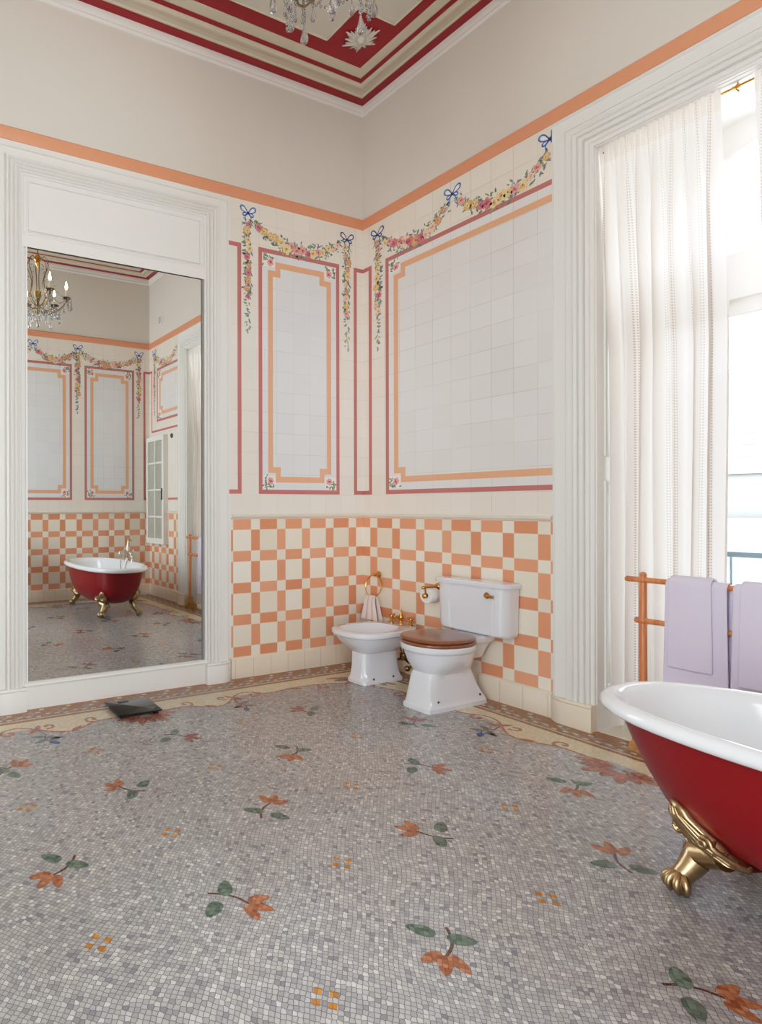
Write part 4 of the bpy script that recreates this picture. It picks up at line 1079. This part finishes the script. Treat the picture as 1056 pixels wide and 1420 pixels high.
# ------------------------------------------------------------------ curtains
CX = -.045
rod = thing('curtain_rod', 'thin brass curtain rod across the top of the tall window', 'curtain rod', (CX, YC, 3.475))
mb = MB(); mb.tube([(CX, HW0, 3.475), (CX, HW1, 3.475)], .0065, br, 10); mb.build('rod', rod)
for yy in (HW0+.03, 2.617, HW1-.03):
    mb = MB(); mb.tube([(CX, yy, HWZ), (CX, yy, 3.48)], .004, br, 8); mb.lathe([(.013, -.006), (.013, .006)], (CX, yy, 3.475), br, 12, axis='y'); mb.tube([(CX, yy-.0, 3.475), (CX+.02, yy, 3.455), (CX+.012, yy+.01, 3.44)], .004, br, 8)
    mb.ball((CX, yy-.02, 3.475), .010, br, 8); mb.build('rod_bracket', rod)
def curtain(name, label, y0, y1, yb0, yb1, nf, seed, edge_wave=0):
    rnd = random.Random(seed); mb = MB(); NS, NZ = nf*26, 60; zt, zb = 3.492, .035
    ph = [rnd.uniform(-.9, .9) for _ in range(nf+3)]; am = [rnd.uniform(.55, 1.25) for _ in range(nf+3)]
    ph2 = [rnd.uniform(0, 6.3) for _ in range(nf+3)]
    vs = []; uv = []
    def lerp(arr, x):
        i = int(x); f = x-i; f = f*f*(3-2*f); return arr[i]*(1-f)+arr[min(i+1, len(arr)-1)]*f
    for i in range(NS+1):
        s = i/NS
        for j in range(NZ+1):
            q = (j/NZ); z = zt+(zb-zt)*q; dz = zt-z
            e0 = y0+(yb0-y0)*q; e1 = y1+(yb1-y1)*q
            if edge_wave: e1 += edge_wave*sin(pi*min(1, q*1.6))*.5
            sq = s+.018*sin(6.28*s*2+dz*1.3+seed)*min(1, dz)*(s*(1-s)*4)
            y = e0+(e1-e0)*sq
            # header: tight pencil pleats; below: wide soft folds
            fine = .008*sin(s*nf*3*2*pi)*(1 if dz < .09 else max(0, 1-(dz-.09)/.30))
            x_ = s*nf
            phase = lerp(ph, x_)
            wide = .044*lerp(am, x_)*sin(2*pi*x_+phase*min(1, dz*.8)+.35*sin(dz*.9+lerp(ph2, x_)))*min(1, max(0, dz-.04)/.5)
            wide += .010*sin(2*pi*x_*2.1+phase*2+dz*.6)*min(1, max(0, dz-.1)/.8)
            y += .012*cos(2*pi*x_+phase)*min(1, max(0, dz-.05)/.5)
            vs.append((CX+.022+fine*.9+wide*.85-.080*min(1, max(0, dz-.05)/1.2), y, z)); uv.append((s*nf*.155, z))
    fs = [(i*(NZ+1)+j, (i+1)*(NZ+1)+j, (i+1)*(NZ+1)+j+1, i*(NZ+1)+j+1) for i in range(NS) for j in range(NZ)]
    mb.add(vs, fs, M['curtain']); mb.uv = dict(enumerate(uv)); mb.fixn = False
    o = mb.build(name, None, origin=(CX, (y0+y1)/2, zb), angle=80)
    return tag(o, label, 'curtain')
curtain('curtain', 'long white dotted curtain, wide left panel with gathered pencil-pleat heading', 1.962, 2.556, 1.975, 2.522, 7, 3)
curtain('curtain', 'long white dotted curtain, right panel partly cut off at the photo edge', 2.690, 3.35, 2.672, 3.36, 8, 11)

# ------------------------------------------------------------------ bathroom scale
scl = thing('bathroom_scale', 'flat black glass bathroom scale on the floor before the mirror', 'scale', (2.335, .355, 0))
rt = Matrix.Rotation(radians(-2.5), 4, 'Z')
def srect(a, b, z, rr=.012):
    pts = []
    for cx_, cy_, t0 in ((a-rr, b-rr, 0), (-a+rr, b-rr, 90), (-a+rr, -b+rr, 180), (a-rr, -b+rr, 270)):
        for k_ in range(5):
            t = radians(t0+k_*22.5); v = rt @ Vector((cx_+rr*cos(t), cy_+rr*sin(t), 0)); pts.append((2.335+v.x, .352+v.y, z))
    return pts
mb = MB(); mb.loft([srect(.150, .150, .022), srect(.152, .152, .024), srect(.152, .152, .029), srect(.150, .150, .030)], M['black_glass']); mb.build('glass_platform', scl, angle=30)
mb = MB(); mb.loft([srect(.120, .120, .010), srect(.125, .125, .0215)], M['black_plastic']); mb.build('base', scl, angle=30)
for a in (-.115, .115):
    for b in (-.115, .115):
        v = rt @ Vector((a, b, 0)); mb = MB(); mb.lathe([(.016, 0), (.018, .004), (.018, .0215)], (2.335+v.x, .352+v.y, 0), M['black_plastic'], 14); mb.build('rubber_foot', scl)
v = rt @ Vector((0.03, -.115, 0)); mb = MB(); mb.box(2.335+v.x-.035, 2.335+v.x+.035, .352+v.y-.012, .352+v.y+.012, .0300, .0306, M['display']); mb.build('display', scl, smooth=False)

# ------------------------------------------------------------------ chandelier
CC = Vector((2.315, 2.315, 0)); CZ = 3.38
ch = thing('chandelier', 'brass and crystal chandelier with lit candle bulbs hanging from the ceiling', 'chandelier', (CC.x, CC.y, ZC))
ab = M['darkbrass']
def cp(r, t, z): return (CC.x+r*cos(t), CC.y+r*sin(t), z)
mb = MB(); mb.tube([cp(0, 0, ZC), cp(0, 0, 3.96)], .006, ab, 8); mb.lathe([(.06, 0), (.055, -.02), (.03, -.035), (.01, -.06)], (CC.x, CC.y, ZC-.0), ab, 20); mb.build('hanging_rod', ch)
mb = MB(); mb.lathe([(.004, 4.0), (.02, 3.985), (.035, 3.96), (.04, 3.935), (.02, 3.92), (.028, 3.90), (.012, 3.87), (.003, 3.85)], (CC.x, CC.y, 0), M['brass'], 16); mb.build('crown', ch)
mb = MB(); mb.lathe([(.002, 3.36), (.012, 3.375), (.008, 3.39), (.028, 3.42), (.030, 3.45), (.014, 3.47), (.016, 3.50), (.034, 3.55), (.040, 3.60), (.030, 3.605), (.005, 3.58)], (CC.x, CC.y, 0), ab, 16); mb.build('centre_vase', ch)
NA = 6
for k_ in range(NA):
    t = 2*pi*k_/NA+.35
    mb = MB(); pts = [(.02, 3.94), (.07, 3.965), (.11, 3.92), (.115, 3.86), (.085, 3.79), (.065, 3.72), (.075, 3.63), (.10, 3.57), (.07, 3.50), (.03, 3.46)]
    mb.tube([cp(r, t+.25, z) for r, z in pts], .0048, ab, 6); mb.build('lyre_frame', ch)
    mb = MB(); pts = [(.025, 3.44), (.08, 3.405), (.15, 3.40), (.22, 3.425), (.27, 3.47), (.295, 3.51)]
    mb.tube([cp(r, t, z) for r, z in pts], .0055, ab, 8)
    mb.tube([cp(.13+.03*cos(a)*(1-a/9), t, 3.43+.03*sin(a)*(1-a/9)) for a in [i*.5 for i in range(14)]], .004, ab, 6)
    mb.lathe([(.006, 3.50), (.014, 3.515), (.018, 3.53), (.010, 3.54)], cp(.295, t, 0), ab, 10); arm = mb.build('arm', ch)
    mb = MB(); mb.lathe([(.008, 3.525), (.035, 3.53), (.048, 3.542), (.050, 3.546), (.034, 3.536), (.010, 3.533)], cp(.295, t, 0), M['crystal'], 12); mb.build('bobeche', arm)
    mb = MB(); mb.lathe([(.011, 3.54), (.011, 3.63), (.008, 3.635)], cp(.295, t, 0), M['candle'], 10); mb.build('candle_sleeve', arm)
    mb = MB(); mb.lathe([(.007, 3.632), (.014, 3.655), (.011, 3.68), (.005, 3.705), (.001, 3.72)], cp(.295, t, 0), M['glow'], 10); mb.build('bulb', arm)
def pendant(mb, c, L, w, beads=2):
    c = Vector(c); z = c.z
    for _ in range(beads): mb.ball((c.x, c.y, z-.007), .0075, M['crystal'], 8); z -= .016
    pr = [(.0015, 0), (.004, -.006), (w*.45, -L*.28), (w*.9, -L*.62), (w, -L*.78), (w*.55, -L*.94), (.001, -L)]
    mb.lathe(pr, (c.x, c.y, z), M['crystal'], 6)
for k_ in range(NA):
    t = 2*pi*k_/NA+.35
    for a, r, zz, L, w, bd in ((0, .345, 3.535, .075, .017, 3), (.14, .315, 3.535, .06, .012, 2), (-.14, .315, 3.535, .06, .012, 2), (0, .225, 3.42, .085, .018, 4), (.07, .27, 3.50, .06, .012, 3), (-.07, .27, 3.50, .06, .012, 3), (0, .15, 3.40, .06, .013, 2), (.52, .20, 3.47, .07, .015, 3), (.3, .12, 3.44, .05, .012, 2)):
        mb = MB(); pendant(mb, cp(r, t+a, zz), L, w, bd); mb.build('crystal_drop', ch, smooth=False)
    mb = MB()
    for i in range(16):     # swagged bead chains between arms
        q = i/15; tt = t+q*2*pi/NA; mb.ball(cp(.285-.03*sin(pi*q), tt, 3.53-.075*sin(pi*q)), .0075, M['crystal'], 6)
    mb.build('bead_swag', ch, smooth=False); mb = MB()
    for i in range(14):
        q = i/13; mb.ball(cp(.10+.19*q, t, 3.90-.36*q-.10*sin(pi*q)), .007, M['crystal'], 6)
    mb.build('bead_chain', ch, smooth=False); mb = MB()
    # beaded ring hung under the candle cup
    for i in range(12):
        a = 2*pi*i/12; mb.ball(cp(.33+.022*sin(a), t+.05, 3.45+.045*cos(a)), .007, M['crystal'], 6)
    mb.build('bead_ring', ch, smooth=False)
mb = MB(); pendant(mb, cp(0, 0, 3.365), .09, .02, 3); mb.build('crystal_drop', ch, smooth=False)
for k_ in range(8):
    t = 2*pi*k_/8; mb = MB(); pendant(mb, cp(.08, t, 3.41), .055, .013, 2); mb.build('crystal_drop', ch, smooth=False)

# ------------------------------------------------------------------ things seen in the mirror
cab = thing('wall_cabinet', 'tall white glazed cabinet on the checkered wall, reflected in the mirror', 'cabinet', (0, 4.31, .80))
mb = MB(); c0, c1, z0, z1 = RV-4.62, RV-4.00, .80, 2.40; wp = M['white_paint']
wbox(mb, WE, c0, c1, z0, z1, 0, .05, wp); mb.build('carcass', cab, smooth=False)
mb = MB()
for a in ((c0, c0+.06, z0, z1), (c1-.06, c1, z0, z1), (c0+.06, c1-.06, z0, z0+.08), (c0+.06, c1-.06, z1-.07, z1)): wbox(mb, WE, *a, .05, .078, wp)
for q in (.25, .5, .75): wbox(mb, WE, c0+.06, c1-.06, z0+(z1-z0)*q-.012, z0+(z1-z0)*q+.012, .05, .072, wp)
wbox(mb, WE, (c0+c1)/2-.014, (c0+c1)/2+.014, z0+.08, z1-.07, .05, .074, wp)
door = mb.build('door', cab, smooth=False)
mb = MB(); wbox(mb, WE, c0+.06, c1-.06, z0+.08, z1-.07, .052, .056, simple('cabinet_glass', 'A9AA9E', .1, vary=.1, scale=2)); mb.build('glass', door, smooth=False)
mb = MB(); wbox(mb, WE, c1-.05, c1-.035, 1.45, 1.62, .078, .095, M['slot']); mb.build('handle', door, smooth=False)
mb = MB(); mb.lathe([(.035, 0), (.035, .01), (.02, .02)], (0, RV-.79, 2.37), M['slot'], 20, axis='x'); tag(mb.build('light_switch', None, origin=(0, RV-.79, 2.37)), 'small round black light switch on the tiled wall beside the cabinet, in the mirror', 'switch')
vent = thing('wall_vent', 'white oval vent high on the plaster wall, reflected in the mirror', 'vent', (0, 4.24, 4.13))
mb = MB(); mb.lathe([(.075, 0), (.08, .012), (.065, .02), (.06, .012)], (0, 4.24, 4.13), wp, 24, axis='x'); mb.build('frame', vent)
mb = MB()
for i in range(5): mb.tube([(.014, 4.24-.05, 4.09+.02*i), (.014, 4.24+.05, 4.09+.02*i)], .004, M['card'], 6)
mb.build('grille', vent)
chair = thing('armchair', 'plum velvet chair by the back wall, its edge showing in the mirror', 'chair', (2.28, 4.25, 0))
mb = MB(); mb.loft([shape((2.28, 4.25), .25, .22, 4, z) for z in (.36, .38, .44, .46)], M['velvet']); mb.build('seat', chair, bevel=.01)
mb = MB(); rg = []
for i in range(13):
    t = pi*i/12; rg.append([(2.28-.26*cos(t), 4.42+.05, .46+.44*sin(t)**.5), (2.28-.26*cos(t), 4.42-.02, .46+.44*sin(t)**.5)])
pf = [(2.28-.27*cos(pi*i/16), .44+.48*sin(pi*i/16)**.45) for i in range(17)]
mb.loft([[(x, 4.44, z) for x, z in pf], [(x, 4.50, z) for x, z in pf]], M['velvet']); mb.build('backrest', chair, bevel=.015)
for a in (-.2, .2):
    for b in (-.17, .19):
        mb = MB(); mb.tube([(2.28+a, 4.25+b, .37), (2.28+a*1.05, 4.25+b*1.05, 0)], [.022, .014], M['chairwood'], 8); mb.build('leg', chair)

# ------------------------------------------------------------------ outside
rb = thing('balcony_railing', 'blue-grey metal balcony rail outside the window', 'railing', (-.75, YC, 0))
mb = MB(); mb.box(-.78, -.73, 1.2, 4.2, 1.04, 1.075, M['rail_blue']); mb.build('handrail', rb, smooth=False, bevel=.005)
for i in range(12):
    mb = MB(); yy = 1.3+i*.25; mb.tube([(-.755, yy, -.05), (-.755, yy, 1.045)], .008, M['rail_blue'], 8); mb.build('baluster', rb)
mb = MB(); mb.box(-1.0, -.61, 1.0, 4.4, -.15, -.02, M['outdoor_white']); mb.build('balcony_floor', rb, smooth=False)
nb = thing('neighbour_building', 'pale building with tiled roof seen through the curtain gap', 'building', (-9.5, -1, -4))
mb = MB(); mb.box(-14, -9.5, -14, 12, -4, 1.15, M['outdoor_white']); mb.build('facade', nb, smooth=False)
mb = MB(); mb.loft([[(-9.0, -14, 1.15), (-9.2, -14, 1.15), (-9.2, -14, 1.45), (-9.6, -14, 1.9), (-9.6, -14, 1.15)][:4]+[(-9.9, -14, 1.9), (-9.9, -14, 1.15)], [(-9.0, 12, 1.15), (-9.2, 12, 1.15), (-9.2, 12, 1.45), (-9.6, 12, 1.9)]+[(-9.9, 12, 1.9), (-9.9, 12, 1.15)]], M['outdoor_trim']); mb.build('cornice', nb, smooth=False)
mb = MB(); mb.add([(-9.5, -14, 1.9), (-9.5, 12, 1.9), (-11.5, 12, 4.0), (-11.5, -14, 4.0), (-14, -14, 1.9), (-14, 12, 1.9)], [(0, 1, 2, 3), (3, 2, 5, 4)], M['roof']); mb.build('roof', nb, smooth=False)
mb = MB(); mb.ball((-9.8, -.30, 3.9), .55, M['outdoor_white'], 16, (.3, 1, 1.2)); mb.box(-10.4, -9.6, -.9, .3, 1.9, 3.5, M['outdoor_white']); mb.build('dormer', nb)

# ------------------------------------------------------------------ light
w = bpy.data.worlds.new('World'); SC.world = w; w.use_nodes = True
nt = w.node_tree; bg = nt.nodes['Background']
tc = nt.nodes.new('ShaderNodeTexCoord'); sp = nt.nodes.new('ShaderNodeSeparateXYZ'); rp = nt.nodes.new('ShaderNodeValToRGB')
nt.links.new(tc.outputs['Generated'], sp.inputs[0]); nt.links.new(sp.outputs[2], rp.inputs[0]); nt.links.new(rp.outputs[0], bg.inputs[0])
rp.color_ramp.elements[0].position = 0.0; rp.color_ramp.elements[0].color = (.83, .85, .88, 1)
rp.color_ramp.elements[1].position = 0.6; rp.color_ramp.elements[1].color = (.84, .91, 1.0, 1)
bg.inputs[1].default_value = 11.5
def area(name, loc, rot, sx, sy, power, col, portal=False):
    l = bpy.data.lights.new(name, 'AREA'); l.shape = 'RECTANGLE'; l.size = sx; l.size_y = sy; l.energy = power; l.color = col
    o = bpy.data.objects.new(name, l); COL.objects.link(o); o.location = loc; o.rotation_euler = rot
    if portal: l.cycles.is_portal = True
    return o
area('window_portal', (-.62, YC, 1.75), (0, radians(-90), 0), 3.5, 1.42, 1, (1, 1, 1), True)
area('added_back_window_portal', ((CW0+CW1)/2, RV+.22, CWZ/2), (radians(-90), 0, 0), CW1-CW0, CWZ, 1, (1, 1, 1), True)  # portal for the added back wall window
area('added_side_window_portal', (RU+.22, (SW0+SW1)/2, (SWZ0+SWZ1)/2), (0, radians(90), 0), SWZ1-SWZ0, SW1-SW0, 1, (1, 1, 1), True)  # portal for the added side wall window

# ------------------------------------------------------------------ camera
f, yaw, roll = 860.6, radians(26.363), radians(.119)
Fv = Vector((-sin(yaw), -cos(yaw), 0)); Rv = Vector((Fv.y, -Fv.x, 0)); Uv = Vector((0, 0, 1))
Rr = Rv*cos(roll)-Uv*sin(roll); Ur = Rv*sin(roll)+Uv*cos(roll)
cam = bpy.data.cameras.new('camera'); co = bpy.data.objects.new('camera', cam); COL.objects.link(co)
Mx = Matrix((( Rr.x, Ur.x, -Fv.x, 3.903), (Rr.y, Ur.y, -Fv.y, 4.170), (Rr.z, Ur.z, -Fv.z, 1.35), (0, 0, 0, 1)))
co.matrix_world = Mx
cam.sensor_fit = 'HORIZONTAL'; cam.sensor_width = 36; cam.lens = 36*f/1056
cam.shift_x = (528-244.6)/1056; cam.shift_y = -(710-702.6)/1056; cam.clip_start = .02; cam.clip_end = 200
SC.camera = co
SC.view_settings.view_transform = 'Standard'; SC.view_settings.look = 'None'; SC.view_settings.exposure = 0.22
# soft film-like shoulder so the bright window side keeps detail
SC.view_settings.use_curve_mapping = True
cmap = SC.view_settings.curve_mapping; cmap.use_clip = False
cmap.white_level = (3.0, 3.0, 3.0)
cv = cmap.curves[3]
cv.points[0].location = (0, 0); cv.points[-1].location = (1, 1)
for q in ((.035, .115), (.083, .275), (.167, .52), (.30, .76), (.60, .95)): cv.points.new(*q)
cmap.update()
try:
    SC.cycles.use_denoising = True; SC.cycles.max_bounces = 12; SC.cycles.diffuse_bounces = 6; SC.cycles.transparent_max_bounces = 16
    SC.cycles.transmission_bounces = 8; SC.cycles.sample_clamp_indirect = 6; SC.cycles.caustics_reflective = False; SC.cycles.caustics_refractive = False
except Exception: pass
for o in bpy.data.objects:
    if '_o' in o: del o['_o']
